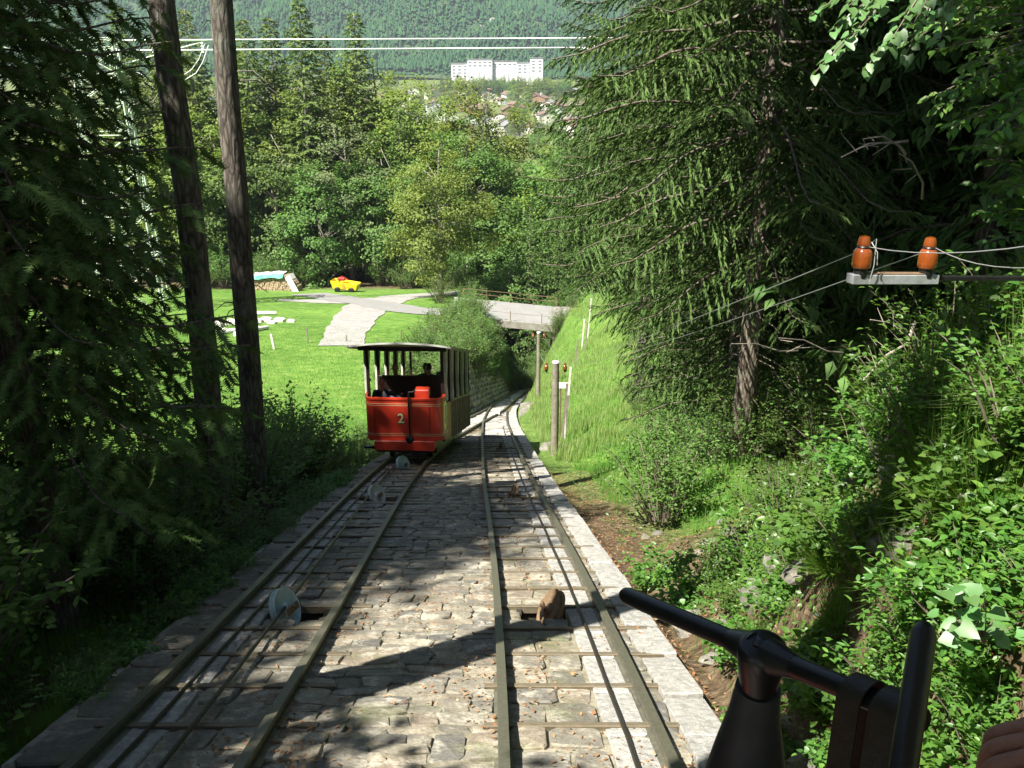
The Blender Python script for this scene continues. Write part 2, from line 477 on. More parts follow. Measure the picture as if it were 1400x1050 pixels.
def wob(x, y):
    return (1 - .9 * sstep(28, 50, y)) * (np.sin(x * 1.7 + y * .9) * .05 + np.sin(x * .63 - y * 1.31 + 2) * .08 + np.sin(x * 3.9 + 1) * np.sin(y * 3.1) * .035)
def XL(y): return LC(y) - 1.0
def XR(y): return RC(y) + .98
def H(x, y):
    x = np.asarray(x, float); y = np.asarray(y, float)
    t = PZ(y) - .17
    dl = XL(y) - x; dr = x - XR(y)
    inside = (dl <= 0) & (dr <= 0)
    m = Mz(y)
    # left
    nl = m - .12 * np.clip(dl - 3, 0, 12) * (1 - sstep(20, 34, y))
    nl = nl + wob(x, y) * np.clip(dl, 0, 1.5)
    hl = t + np.clip(nl - t, -.95 * np.clip(dl - .05, 0, 50), 2.6 * np.clip(dl - .12, 0, 50))
    # right
    bump = (2.5 * (1 - sstep(5, 7.5, y)) + 1.0) * (1 - sstep(7, 13, y))
    rise = .4 * np.clip(dr - 1.2, 0, 200) * (1 - .45 * sstep(40, 80, y))
    rise = np.minimum(rise, 14) + .06 * np.clip(dr - 30, 0, 400)
    nr = m + .3 + rise + bump * sstep(.15, 1.4, dr) + wob(x, y) * np.clip(dr * 1.2, 0, 2.0) + .16 * (1 - sstep(10, 16, y)) * np.clip(dr, 0, 1.5) * (np.sin(2.3 * y + x) * np.sin(3.1 * x + .7) + .5 * np.sin(5.1 * y - 2 * x))
    up = .95 + .8 * (1 - sstep(6, 9, y)) + 1.3 * sstep(62, 74, y)
    hr = t + np.clip(nr - t, -1.0 * np.clip(dr, 0, 50), up * np.clip(dr - .03, 0, 50))
    z = np.where(dl > 0, hl, np.where(dr > 0, hr, t))
    # beyond the wood the ground falls to the valley floor
    far = sstep(125, 420, y)
    z = z * (1 - far) + (-62.0) * far
    # behind the camera the slope goes on uphill
    z = np.where(inside & (y < 122), t - .55, z)
    return z
def Hs(x, y): return float(H(x, y))
def P(px, py, y=None, dx=0):
    """ground point seen at photo pixel (found once, on the land surface)"""
    u = (px - 700) / F; v = (525 - py) / F
    d = Vector((u, cos(TH) + v * sin(TH), -sin(TH) + v * cos(TH)))
    if y is not None:
        return d * (y / d.y)
    t = 3.0
    while t < 900:
        p = d * t
        if p.z < Hs(p.x, p.y): return p
        t += .15 if t < 40 else .5
    return d * t

# ---------------------------------------------------------------- terrain: one sheet to the mountain
dl_ = np.concatenate([[0, .1, .2, .32, .46, .62, .8], np.arange(1.0, 14, .25), np.arange(14, 30, .8), np.arange(30, 110, 3), np.geomspace(112, 1800, 22)])
dr_ = dl_.copy()
ys_ = np.concatenate([np.arange(-14, 26, .25), np.arange(26, 60, .5), np.arange(60, 130, 1.25), np.geomspace(132, 460, 26), np.geomspace(500, 2300, 10)])
rows = []
for y in ys_:
    rows.append(np.concatenate([XL(y) - dl_[::-1], [XL(y) + .02, XR(y) - .02], XR(y) + dr_]))
GX = np.array(rows); GY = np.repeat(ys_[:, None], GX.shape[1], 1)
GZ = H(GX, GY)
nx = GX.shape[1]; ny = len(ys_)
idx = (np.arange(ny - 1)[:, None] * nx + np.arange(nx - 1)[None, :])
Q = np.stack([idx, idx + 1, idx + 1 + nx, idx + nx], -1).reshape(-1, 4)
me = mesh('ground', np.stack([GX, GY, GZ], -1), Q, True)
dR = GX - XR(GY); dL = XL(GY) - GX
soil = np.zeros_like(GX)
nzs = .5 + .5 * np.sin(GX * 2.1 + 1.3 * np.sin(GY * 1.7)) * np.cos(GY * 1.3 + GX * .6)
soil = np.maximum(soil, (dR > -.5) * (1 - sstep(.7, 2.2, dR)) * (1 - .8 * sstep(14, 24, GY)))
soil = np.maximum(soil, (dR > .3) * (1 - sstep(10, 16, GY)) * (.25 + .55 * nzs))
soil = np.maximum(soil, sstep(2.6, 4.0, dR) * (1 - sstep(24, 34, GY)) * .95)
soil = np.maximum(soil, sstep(7.5, 10, dR) * (1 - sstep(80, 90, GY)) * .95)
soil = np.maximum(soil, (dL > -.1) * (1 - sstep(7, 12, dL)) * (1 - sstep(17, 23, GY)) * .9)
soil = np.maximum(soil, ((dL > -.1) & (dL < .6)) * .7)
soil = np.maximum(soil, sstep(104, 110, GY) * (1 - .45 * sstep(170, 300, GY)) * .95)
at = me.attributes.new('soil', 'FLOAT', 'POINT'); at.data.foreach_set('value', soil.astype(np.float32).ravel())
obj('ground', me, M_['terrain'], kind='structure')

# ---------------------------------------------------------------- funicular bed
PITS = [('L', 8.0), ('L', 15.6), ('L', 20.6), ('R', 8.0), ('R', 15.9), ('R', 25.6), ('R', 43.0), ('L', 64.0)]
def TC(s, y): return LC(y) if s == 'L' else RC(y)
def in_pit(x, y, gx=0., gy=0.):
    for s, py in PITS:
        c = TC(s, py) + .03
        if abs(x - c) < .33 + gx and abs(y - py) < .27 + gy: return True
    return False
yb = np.concatenate([np.arange(-6, 28, .08), np.arange(28, 126, .5)])
nb = 66
BX = np.linspace(0, 1, nb)[None, :] * (XR(yb) - XL(yb))[:, None] + XL(yb)[:, None]
BY = np.repeat(yb[:, None], nb, 1)
pm = np.zeros(BX.shape, bool)
for s, py in PITS:
    c = TC(s, py) + .03
    pm |= (np.abs(BX - c) < .30) & (np.abs(BY - py) < .25)
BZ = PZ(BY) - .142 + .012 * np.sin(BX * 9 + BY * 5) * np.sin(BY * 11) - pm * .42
idx = (np.arange(len(yb) - 1)[:, None] * nb + np.arange(nb - 1)[None, :])
Q = np.stack([idx, idx + 1, idx + 1 + nb, idx + nb], -1).reshape(-1, 4)
bed = obj('track_bed', mesh('track_bed', np.stack([BX, BY, BZ], -1), Q, True), M_['mortar'], kind='structure')
mb = MB()
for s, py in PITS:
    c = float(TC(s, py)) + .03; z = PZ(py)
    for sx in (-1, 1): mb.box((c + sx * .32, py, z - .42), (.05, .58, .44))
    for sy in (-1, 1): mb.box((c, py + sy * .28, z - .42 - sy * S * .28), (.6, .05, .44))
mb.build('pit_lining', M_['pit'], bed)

R_ = random.Random(3)
def stone_geo(P4, top, inset, jit=.014, sq=0):
    """P4: four (x,y) corners ccw; returns verts/faces around their centre"""
    r = R_
    jit = .002 if sq else jit
    c = np.mean(P4, 0)
    ring = []
    for i in range(4):
        a = np.array(P4[i]); b = np.array(P4[(i + 1) % 4])
        for f in ((.02, .98) if sq else (.07 + r.random() * .16, .80 + r.random() * .14)):
            ring.append(a + (b - a) * f + np.array([r.uniform(-jit, jit), r.uniform(-jit, jit)]))
    ring = np.array(ring)
    ext = np.abs(ring - c).max(0)
    sc = 1 - inset / np.maximum(ext, inset * 2.2)
    ring = c + (ring - c) * sc
    tx, ty = r.uniform(-.05, .05), r.uniform(-.05, .05)
    def zz(p, o): return PZ(p[1]) + top + o + (p[0] - c[0]) * tx + (p[1] - c[1]) * ty
    V = []
    for p in ring: V.append((p[0], p[1], zz(p, -.09)))
    for p in ring: V.append((p[0], p[1], zz(p, -.012 - r.random() * .006)))
    ch = .92 + r.random() * .05
    for p in ring:
        q = c + (p - c) * ch
        V.append((q[0], q[1], zz(q, r.uniform(-.004, .004))))
    V.append((c[0], c[1], zz(c, r.uniform(0, .01))))
    Fq = []; 
    for l in range(2):
        for k in range(8):
            a = l * 8 + k; b = l * 8 + (k + 1) % 8
            Fq.append((a, b, b + 8, a + 8))
    Ft = [(16 + k, 16 + (k + 1) % 8, 24) for k in range(8)]
    return np.array(V), np.array(Fq), np.array(Ft)

def strip(fa, fb, ybr, w, top=-.12, inset=.012, jx=.3, jy=.06, sd=1, sq=0):
    """rows of cells between the lines fa(y), fb(y)"""
    out = []
    r = random.Random(sd)
    for i in range(len(ybr) - 1):
        y0, y1 = ybr[i], ybr[i + 1]
        if y0 < 3.2: continue
        ym = (y0 + y1) / 2
        xa, xb = float(fa(ym)), float(fb(ym))
        if xb - xa < .05: continue
        n = max(1, int(round((xb - xa) / w)))
        cuts = [xa] + [xa + (xb - xa) * (k + r.uniform(-jx, jx)) / n for k in range(1, n)] + [xb]
        dy = [r.uniform(-jy, jy) * (y1 - y0) for _ in range(n + 1)]
        for k in range(n):
            x0, x1 = cuts[k], cuts[k + 1]
            cx, cy = (x0 + x1) / 2, ym
            if in_pit(cx, cy, -.02 + .3 * (x1 - x0), .0): continue
            sh = (float(fa(y1)) - float(fa(y0))) * .5
            P4 = [(x0 - sh, y0 + dy[k]), (x1 - sh, y0 + dy[k + 1] * .6), (x1 + sh, y1 + dy[k + 1]), (x0 + sh, y1 + dy[k] * .6)]
            out.append((cy, cx, stone_geo(P4, top + r.uniform(-.011, .011) * (.3 if sq else 1), inset, sq=sq)))
    return out

def pave(name, sets, mat, nmax, partname='stone', parent=None):
    t = parent or empty(name, (0, 0, 0), kind='structure')
    cells = sorted(sets, key=lambda c: c[0])
    for (cy, cx, (V, Fq, Ft)) in cells[:nmax]:
        o0 = V.mean(0)
        m = mesh(partname, V - o0, [Fq, Ft]); m.polygons.foreach_set('use_smooth', [True] * 8 * 0 + [False] * len(m.polygons))
        obj(partname, m, mat, t, tuple(o0))
    rest = cells[nmax:]
    if rest:
        V, Fs = join([(c[2][0], [c[2][1], c[2][2]]) for c in rest])
        obj(partname + '_field', mesh(partname, V, Fs), mat, t, kind='stuff')
    return t

def rowsy(y0, y1, steps, sd):
    r = random.Random(sd); o = [y0]; 
    while o[-1] < y1: o.append(o[-1] + r.choice(steps) * r.uniform(.85, 1.15))
    return o
TIE = .75
def tierows(y0, y1):
    o = []; k = 0; r = random.Random(5); y = y0
    while y < y1:
        o += [y, y + TIE * r.uniform(.42, .58)]; y += TIE
    return o
# centre strip: rough cobbles
def cobbles(fa, fb, y0, y1, sd):
    out = []; r = random.Random(sd); y = y0
    def jt(a): return r.uniform(-a, a)
    while y < y1:
        hgt = r.uniform(.26, .42); ym = y + hgt / 2
        xa, xb = float(fa(ym)), float(fb(ym))
        x = xa; sl = jt(.03); prev = (0, 0)
        while x < xb - .02:
            w = r.uniform(.16, .5)
            if xb - (x + w) < .14: w = xb - x
            m = r.random(); j0 = prev; j1 = (jt(.035), jt(.035)); prev = j1
            if m < .3: cuts = [0, 1]
            elif m < .85: cuts = [0, r.uniform(.35, .65), 1]
            else: cuts = [0, r.uniform(.25, .4), r.uniform(.6, .72), 1]
            ta, tb = [0] + [jt(.06) for _ in cuts[1:-1]] + [0], [0] + [jt(.06) for _ in cuts[1:-1]] + [0]
            for k in range(len(cuts) - 1):
                def yv(c, t, xx): return y + hgt * (c + t) + .03 * sin(xx * 5 + y * 3)
                p4 = [(x + j0[0], yv(cuts[k], ta[k], x)), (x + w + j1[0], yv(cuts[k], tb[k], x + w)), (x + w + j1[1], yv(cuts[k + 1], tb[k + 1], x + w)), (x + j0[1], yv(cuts[k + 1], ta[k + 1], x))]
                if w > .34 and r.random() < .3:
                    q = r.uniform(.35, .65); a_ = tuple(np.array(p4[0]) * (1 - q) + np.array(p4[1]) * q); b_ = tuple(np.array(p4[3]) * (1 - q) + np.array(p4[2]) * q + [jt(.04), 0])
                    qs = [[p4[0], a_, b_, p4[3]], [a_, p4[1], p4[2], b_]]
                else: qs = [p4]
                for q4 in qs:
                    cy = np.mean([p[1] for p in q4])
                    out.append((cy, x, stone_geo(q4, -.12 + jt(.007), .005, .016)))
            x += w
        y += hgt
    return out
centre = cobbles(lambda y: LC(y) + .53, lambda y: RC(y) - .53, 3.2, 31, 11)
pave('centre_paving', centre, M_['paver'], 300)
# left track
lt = strip(lambda y: LC(y) - .18, lambda y: LC(y) + .47, tierows(3.0, 30), .30, sd=21)
pl = pave('left_track_paving', lt, M_['paver'], 220)
lg = strip(lambda y: LC(y) - .46, lambda y: LC(y) - .19, rowsy(3.0, 31, [.75], 4), .3, inset=.01, top=-.115, sd=5, jx=.05, jy=.02, sq=1)
pave('', lg, M_['granite'], 40, 'granite_slab', pl)
# right track
rt = strip(lambda y: RC(y) - .47, lambda y: RC(y) + .17, tierows(3.0, 30), .26, sd=31)
pr = pave('right_track_paving', rt, M_['paver'], 220)
rg = strip(lambda y: RC(y) + .18, lambda y: RC(y) + .47, rowsy(3.0, 31, [.75], 4), .3, inset=.009, top=-.115, sd=6, jx=.05, jy=.02, sq=1)
pave('', rg, M_['granite'], 40, 'granite_slab', pr)
# far slabs between the rails, laid across like steps
stp = strip(lambda y: LC(y) - .46, lambda y: LC(y) + .46, rowsy(30.2, 110, [.45, .6], 9), 1.2, top=-.10, inset=.03, sd=41)
pave('', stp, M_['granite'], 60, 'step_slab', pl)
stp = strip(lambda y: RC(y) - .46, lambda y: RC(y) + 1.0, rowsy(30.2, 46, [.45, .6], 10), .9, top=-.10, inset=.03, sd=42)
pave('', stp, M_['granite'], 60, 'step_slab', pr)
# kerbs
kb = strip(lambda y: RC(y) + .68, lambda y: RC(y) + .99, rowsy(3.0, 70, [.8, 1.0, 1.2], 14), .5, top=-.10, inset=.004, jx=0, jy=0, sd=3, sq=1)
kt = pave('granite_kerb', kb, M_['granite'], 60, 'kerb_stone')
ks = strip(lambda y: RC(y) + .56, lambda y: RC(y) + .67, rowsy(3.0, 31, [.3, .4], 14), .2, top=-.125, inset=.006, sd=3)
pave('', ks, M_['paver'], 80, 'stone', kt)
kb = strip(lambda y: LC(y) - 1.0, lambda y: LC(y) - .58, rowsy(3.0, 70, [.5, .7, .9], 15), .5, top=-.12, inset=.02, jx=0, jy=0, sd=4)
pave('bed_edge', kb, M_['mossrock'], 80, 'edge_stone')
# side wall that carries the bed where the ground falls away on the left
wl = []
r = random.Random(12)
for row in range(4):
    y = 3.0 + r.random()
    while y < 30:
        w = r.uniform(.35, .7)
        x = float(XL(y + w / 2)) - .02 - row * .05
        z = PZ(y + w / 2) - .3 - row * .22
        mbx = MB().box((x, y + w / 2, z), (.25, w - .03, .2), Matrix(((1, 0, 0), (0, 1, 0), (0, -S, 1))), .03)
        wl.append(mbx); y += w
mb = MB()
for b in wl: mb.add(b.v, b.f)
mb.build('retaining_course', M_['wallstone'], None, label='low dark stone retaining course under the left edge of the track bed', cat='retaining wall')

# ---------------------------------------------------------------- rails, ties, cables
def sweep(path, prof):
    V = []; Fs = []
    n = len(prof)
    for i, p in enumerate(path):
        a = path[max(i - 1, 0)]; b = path[min(i + 1, len(path) - 1)]
        t = np.array(b) - np.array(a); t = t / np.linalg.norm(t)
        s = np.cross(t, (0, 0, 1)); s /= np.linalg.norm(s)
        u = np.cross(s, t)
        for (px, pz) in prof: V.append(np.array(p) + s * px + u * pz)
    for i in range(len(path) - 1):
        for k in range(n):
            a = i * n + k; b = i * n + (k + 1) % n
            Fs.append((a, a + n, b + n, b))
    Fs.append(tuple(range(n))); Fs.append(tuple((len(path) - 1) * n + k for k in range(n - 1, -1, -1)))
    return V, Fs
RP = [(-.034, 0), (.034, 0), (.036, -.03), (.012, -.042), (.012, -.105), (.06, -.12), (.06, -.132), (-.06, -.132), (-.06, -.12), (-.012, -.105), (-.012, -.042), (-.036, -.03)]
def rail(parent, fx, y0, y1):
    path = [(float(fx(y)), y, PZ(y)) for y in np.arange(y0, y1, .5)]
    mb = MB(); V, Fs = sweep(path, RP); mb.add(V, Fs)
    o = mb.build('rail', M_['rail'], parent)
    o.data.materials.append(M_['railtop'])
    for p in o.data.polygons:
        if p.index % 12 == 0 and p.index < 12 * (len(path) - 1): p.material_index = 1
    return o
tl = empty('railway_track', (0, 0, 0), label='left track of the passing loop, carrying the red car and running on under the bridge', cat='railway track', group='two tracks of the passing loop')
tr = empty('railway_track', (0, 0, 0), label='right metre-gauge track of the passing loop, empty, nearest the grassy bank', cat='railway track', group='two tracks of the passing loop')
rail(tl, lambda y: LC(y) - .5, -5, 122); rail(tl, lambda y: LC(y) + .5, -5, 122)
rail(tr, lambda y: RC(y) - .5, -5, 51.5)
rail(tr, lambda y: RC(y) + .5, -5, 47)
tie_me = None
def ties(parent, s, y0, y1):
    global tie_me
    y = y0; i = 0
    while y < y1:
        if tie_me is None:
            mb = MB(); mb.box((0, 0, 0), (1.5, .07, .02), Matrix(((1, 0, 0), (0, 1, 0), (0, -S, 1))), .004)
            mb.box((0, -.032, -.03), (1.5, .008, .06), Matrix(((1, 0, 0), (0, 1, 0), (0, -S, 1))))
            o = mb.build('sleeper', M_['tie'], parent); tie_me = o.data
        else:
            o = obj('sleeper', tie_me, None, parent)
        o.location = (float(TC(s, y)) + (.12 if s == 'R' else .05), y, PZ(y) - .108)
        y += TIE
ties(tl, 'L', 3.0, 74); ties(tr, 'R', 3.0, 47)
def wavy(f, y0, y1, st, amp, z):
    r = random.Random(int(y0 * 7 + amp * 1000))
    return [(float(f(y)) + r.uniform(-amp, amp), y, PZ(y) + z) for y in np.arange(y0, y1, st)]
obj_c = MB().tube(wavy(lambda y: RC(y) + .30, -4, 34, .9, .006, -.085), .016, 6).build('haulage_cable', M_['cable'], None, True, label='thin dark haulage cable lying beside the outer rail of the right track', cat='cable')
MB().tube(wavy(lambda y: LC(y) - .02 - .012 * (y - 8), -4, 20.5, .9, .004, -.03), .018, 6).build('haulage_cable', M_['cable'], None, True, label='thin dark haulage cable running uphill from the red car over the pale blue sheave', cat='cable')
MB().tube(wavy(lambda y: LC(y) - .31, -4, 20.5, .9, .006, -.085), .016, 6).build('haulage_cable', M_['cable'], None, True, label='thin dark cable lying beside the outer rail of the left track', cat='cable')

def sheave(s, y, nrm, mat, rad, label, dx=0.0, lift=0.0):
    c = Vector((float(TC(s, y)) + .02 + dx, y, PZ(y) - .10 + lift))
    t = empty('cable_sheave', tuple(c), label=label, cat='cable pulley', group='cable pulleys set in pits between the rails')
    Rm = Vector(nrm).to_track_quat('Z', 'Y').to_matrix()
    q = rad
    prof = [(q * .16, -.035), (q * .9, -.03), (q, -.035), (q, -.022), (q * .88, -.008), (q * .88, .008), (q, .022), (q, .035), (q * .92, .035), (q * .8, .012), (q * .3, .012), (q * .26, .04), (q * .12, .045), (0.0001, .045)]
    MB().lathe(prof, (0, 0, 0), Rm, 28).build('wheel', mat, t, True)
    n = Vector(nrm).normalized()
    mb = MB(); mb.tube([n * -.14, n * .13], .016, 8); mb.build('axle', M_['rust'], t, True)
    for sg in (-1, 1):
        o = n * (.1 * sg)
        mbx = MB(); d = n.cross(Vector((0, 1, -S))).normalized()
        a = o + Vector((0, -.25, .25 * S)) + d * .02 * sg; b = o + Vector((0, .25, -.25 * S))
        u = (b - a).normalized(); w = n; v = u.cross(w).normalized()
        Mx = Matrix((w, u, v)).transposed()
        mbx.box((a + b) / 2 + Vector((0, 0, -.03)), (.012, (b - a).length, .07), Mx, .002)
        mbx.build('side_bar', M_['rust'], t)
    return t
sheave('L', 8.0, (.88, -.18, .42), M_['bluewheel'], .21, 'large pale blue sheave standing tilted in a pit of the shaded left track', -.04, .04)
sheave('L', 15.6, (.8, -.3, .45), M_['paleblock'], .21, 'worn pale sheave in the left track, second uphill from the red car', 0, .06)
sheave('L', 20.45, (.8, -.35, .45), M_['bluewheel'], .22, 'pale blue sheave right in front of the red car', 0, .08)
sheave('R', 8.0, (-.84, -.12, .5), M_['rust'], .21, 'rusty sheave leaning in an open pit of the right track, nearest the camera', .0, .03)
sheave('R', 15.9, (-.95, 0, .3), M_['rust'], .2, 'rusty sheave in the right track beyond the granite slabs', 0, .03)
sheave('R', 25.6, (-.95, 0, .3), M_['rust'], .19, 'small rusty sheave in the right track level with the wooden pole', 0, .02)
sheave('R', 43.0, (-.8, -.3, .5), M_['paleblock'], .2, 'pale sheave in the right track just before the points', 0, .05)
sheave('L', 64.0, (-.8, -.3, .5), M_['bluewheel'], .22, 'pale sheave in the single track beyond the points', 0, .05)

# litter in the joints
n = 15000
yy = 3.6 + rng.random(n) ** 1.6 * 26
xx = XL(yy) + rng.random(n) * (XR(yy) - XL(yy))
cl = np.sin(xx * 3.1 + yy * 1.3) + np.sin(yy * 2.2 - xx * 2.2) + .9 * np.exp(-((xx - RC(yy) + .55) / .15) ** 2) * 2 + .9 * np.exp(-((xx - LC(yy) - .6) / .15) ** 2) * 2
k = cl + rng.normal(0, .7, n) > .7
xx, yy = xx[k], yy[k]; n = len(xx)
LV = np.array([(0, 0, 0), (-.5, .4, .06), (.5, .45, .1), (0, 1, 0.02)]); LF = np.array([(0, 2, 1), (1, 2, 3)])
D = np.stack([rng.normal(size=n), rng.normal(size=n), rng.normal(0, .15, n)], -1)
Nn = np.stack([rng.normal(0, .25, n), rng.normal(0, .25, n) + .3, np.ones(n)], -1)
V, Fs = replicate(LV, LF, D, Nn, rng.uniform(.02, .05, n), rng.uniform(.014, .03, n), np.stack([xx, yy, PZ(yy) - .112 + rng.random(n) * .01], -1))
tag(obj('fallen_leaves', mesh('fallen_leaves', V, Fs), M_['litter']), 'brown fallen leaves and needles scattered over the paving between the rails', 'leaf litter', kind='stuff')

# ---------------------------------------------------------------- gravel drive, road, bridge
def ribbon(name, pts, wid, mat, lift=.03, n=260, **kw):
    """sheet that follows the land along a path"""
    pts = np.array(pts, float); seg = np.r_[0, np.cumsum(np.linalg.norm(np.diff(pts[:, :2], axis=0), axis=1))]
    w = np.interp(np.linspace(0, seg[-1], n), seg, wid)
    s = np.linspace(0, seg[-1], n)
    X = np.interp(s, seg, pts[:, 0]); Y = np.interp(s, seg, pts[:, 1])
    tx = np.gradient(X); ty = np.gradient(Y); L = np.hypot(tx, ty); nxx, nyy = -ty / L, tx / L
    k = 9; V = []
    for j in range(k):
        o = (j / (k - 1) - .5) * w * (1 + (.05 * np.sin(s * .7 + j) + .03 * np.sin(s * 1.7 + 2 * j) if j in (0, k - 1) else 0))
        x = X + nxx * o; y = Y + nyy * o
        V.append(np.stack([x, y, H(x, y) + lift], -1))
    V = np.array(V).transpose(1, 0, 2)
    idx = (np.arange(n - 1)[:, None] * k + np.arange(k - 1)[None, :])
    Q = np.stack([idx, idx + k, idx + k + 1, idx + 1], -1).reshape(-1, 4)
    return obj(name, mesh(name, V.reshape(-1, 3), Q, True), mat, **kw)
def G(px, py): p = P(px, py); return (p.x, p.y)
ribbon('gravel_drive', [G(466, 474), G(470, 462), G(483, 440), G(502, 420), G(545, 407), G(640, 400)], [2.9, 3.0, 3.6, 4.4, 4.2, 4], M_['gravel'], .05, kind='structure')
ribbon('gravel_yard', [G(380, 411), G(420, 412), G(470, 413), G(520, 409)], [1.2, 3.0, 5.0, 4.0], M_['gravel'], .04, kind='structure')

br = empty('road_bridge', (1.2, 80, -23), label='low concrete road bridge crossing over the funicular cutting', cat='bridge')
def bloc(x, y, z): return (x - 1.2, y - 80, z + 23)
def deckz(x): return -22.3 - .10 * (x + 4) 
mb = MB()
xs = np.linspace(-5.2, 5.6, 24)
Y0, Y1 = 78.0, 83.2
V = []; Fs = []
for x in xs:
    z = deckz(x)
    for (y, dz) in ((Y0, 0), (Y1, .25), (Y1, -.35), (Y0, -.45)): V.append(bloc(x, y, z + dz))
for i in range(len(xs) - 1):
    for k in range(4):
        a = i * 4 + k; b = i * 4 + (k + 1) % 4
        Fs.append((a, a + 4, b + 4, b))
Fs.append((0, 1, 2, 3)); Fs.append(tuple(len(V) - 4 + k for k in (3, 2, 1, 0)))
mb.add(V, Fs).build('deck', M_['asphalt'], br)
mb = MB()
V = []; Fs = []
for x in xs:
    z = deckz(x)
    for (y, dz) in ((Y0 - .2, .06), (Y0 - .01, .06), (Y0 - .01, -.55), (Y0 - .2, -.55)): V.append(bloc(x, y, z + dz))
for i in range(len(xs) - 1):
    for k in range(4):
        a = i * 4 + k; b = i * 4 + (k + 1) % 4
        Fs.append((a, a + 4, b + 4, b))
Fs.append((0, 1, 2, 3)); Fs.append(tuple(len(V) - 4 + k for k in (3, 2, 1, 0)))
mb.add(V, Fs).build('edge_beam', M_['concrete'], br)
for xc in (-1.9, 3.5):
    MB().box(bloc(xc + (-1 if xc < 0 else 1), 80.6, -27), (2.0, 5.0, 8.4), None, .05).build('abutment', M_['wallstone'], br)
for (yy_, nm) in ((Y1 - .15, 'railing'), (Y0 - .1, 'railing')):
    rl = empty(nm, (0, 0, 0)); rl.parent = br
    far = yy_ > 80
    x0, x1 = (-4.4, 4.0) if far else (-2.8, 5.2)
    for hgt in ((.9, .5) if far else (.75,)):
        MB().tube([bloc(x, yy_, deckz(x) + (.25 if far else 0) + hgt) for x in np.linspace(x0, x1, 7)], .025 if far else .012, 6).build('rail_bar', M_['rust'], rl)
    pm_ = None
    for x in np.linspace(x0, x1, 5 if far else 4):
        o = MB().box((0, 0, .45), (.06, .06, .95)).build('post', M_['rust'], rl); o.location = bloc(x, yy_, deckz(x) + (.22 if far else 0))
# approach banks/roads
ribbon('road', [(-5.2, 80.6), (-9, 83), (-14, 90), (-22, 100)], [4.6, 4.4, 4, 4], M_['asphalt'], .06, kind='structure')

# rubble wall on the left side of the cutting
tw = empty('rubble_wall', (-3.5, 50, -21), label='sunlit rubble stone retaining wall left of the track behind the red car', cat='retaining wall')
r = random.Random(9)
big = []
y = 33.0
while y < 78:
    for row in range(0, 14):
        x = float(XL(y)) - .12 - row * .11
        z = PZ(y) - .05 + row * .3
        if z > Mz(y) + .15: break
        s = r.uniform(.22, .42)
        g = MB().box((x + r.uniform(-.05, .08), y + r.uniform(-.1, .1), z), (.45, s * 1.25, .3 * r.uniform(.8, 1.1)), Matrix.Rotation(r.uniform(-.15, .15), 3, 'Z') @ Matrix.Rotation(r.uniform(-.12, .12), 3, 'X'), .05)
        big.append((y, g))
    y += r.uniform(.34, .5)
mb = MB()
for i, (yv, g) in enumerate(big):
    if i < 200:
        o = MB().add(g.v, g.f).build('stone', M_['wallstone'], tw); o.location = (3.5, -50, 21)
    else: mb.add(g.v, g.f)
o = mb.build('stone_field', M_['wallstone'], tw, kind='stuff'); o.location = (3.5, -50, 21)

# ---------------------------------------------------------------- vegetation
# leaf templates: x width, y length, z normal
LEAF = (np.array([(0, 0, 0), (-.30, .30, .07), (0, .34, 0), (.30, .30, .07), (-.24, .68, .03), (0, .68, -.03), (.24, .68, .03), (0, 1, -.12)]),
        [np.array([(0, 3, 2), (0, 2, 1), (4, 5, 7), (5, 6, 7)]), np.array([(1, 2, 5, 4), (2, 3, 6, 5)])])
HEART = (np.array([(0, .06, 0), (-.42, -.02, .08), (-.52, .32, .1), (0, .35, 0), (.42, -.02, .08), (.52, .32, .1), (-.34, .66, .05), (0, .7, -.03), (.34, .66, .05), (0, 1, -.1)]),
         [np.array([(0, 4, 3), (0, 3, 1), (6, 7, 9), (7, 8, 9), (1, 3, 2), (3, 4, 5)]), np.array([(2, 3, 7, 6), (3, 5, 8, 7)])])
QUAD = (np.array([(0, 0, 0), (-.38, .5, .1), (.38, .5, .1), (0, 1, -.05)]), np.array([(0, 2, 1), (1, 2, 3)]))
RHOMB = (np.array([(0, 0, 0), (-.5, .3, 0), (.5, .3, 0), (0, 1, 0), (0, .3, -.12), (0, .3, .12)]), np.array([(0, 2, 3, 1), (0, 4, 3, 5)]))
def feather():
    V = [(0, 0, 0), (-.17, .4, 0), (.17, .4, 0), (0, 1.0, 0)]; Fc = [(0, 2, 1), (1, 2, 3)]
    for i in range(7):
        y = .04 + i * .135
        for s in (-1, 1):
            b = len(V); V += [(0, y, 0), (s * .04, y + .13, .0), (s * .5 * (1 - .25 * i / 7), y + .2, .03 * (-1) ** i)]
            Fc.append((b, b + 1, b + 2))
    return np.array(V, float), np.array(Fc)
FEATHER = feather()
def blade():
    V = []; Fc = []
    for i in range(4):
        t = i / 3; w = .5 * (1 - t * .92); V += [(-w, t, -.45 * t * t), (w, t, -.45 * t * t)]
    for i in range(3): Fc.append((2 * i, 2 * i + 1, 2 * i + 3, 2 * i + 2))
    return np.array(V, float), np.array(Fc)
BLADE = blade()

def trunk_mb(H_, r0, lean=(0, 0), wig=.06, seed=0, n=10, flare=1.35, top=.12):
    r = random.Random(seed); pts = []; rad = []
    for i in range(13):
        t = i / 12
        pts.append((lean[0] * t + r.uniform(-wig, wig) * (t > 0) * min(1, t * 4), lean[1] * t + r.uniform(-wig, wig) * (t > 0), H_ * t - .3 * (i == 0)))
        rad.append(r0 * (1 - (1 - top) * t) * (flare if i == 0 else 1))
    return MB().tube(pts, rad, n), pts

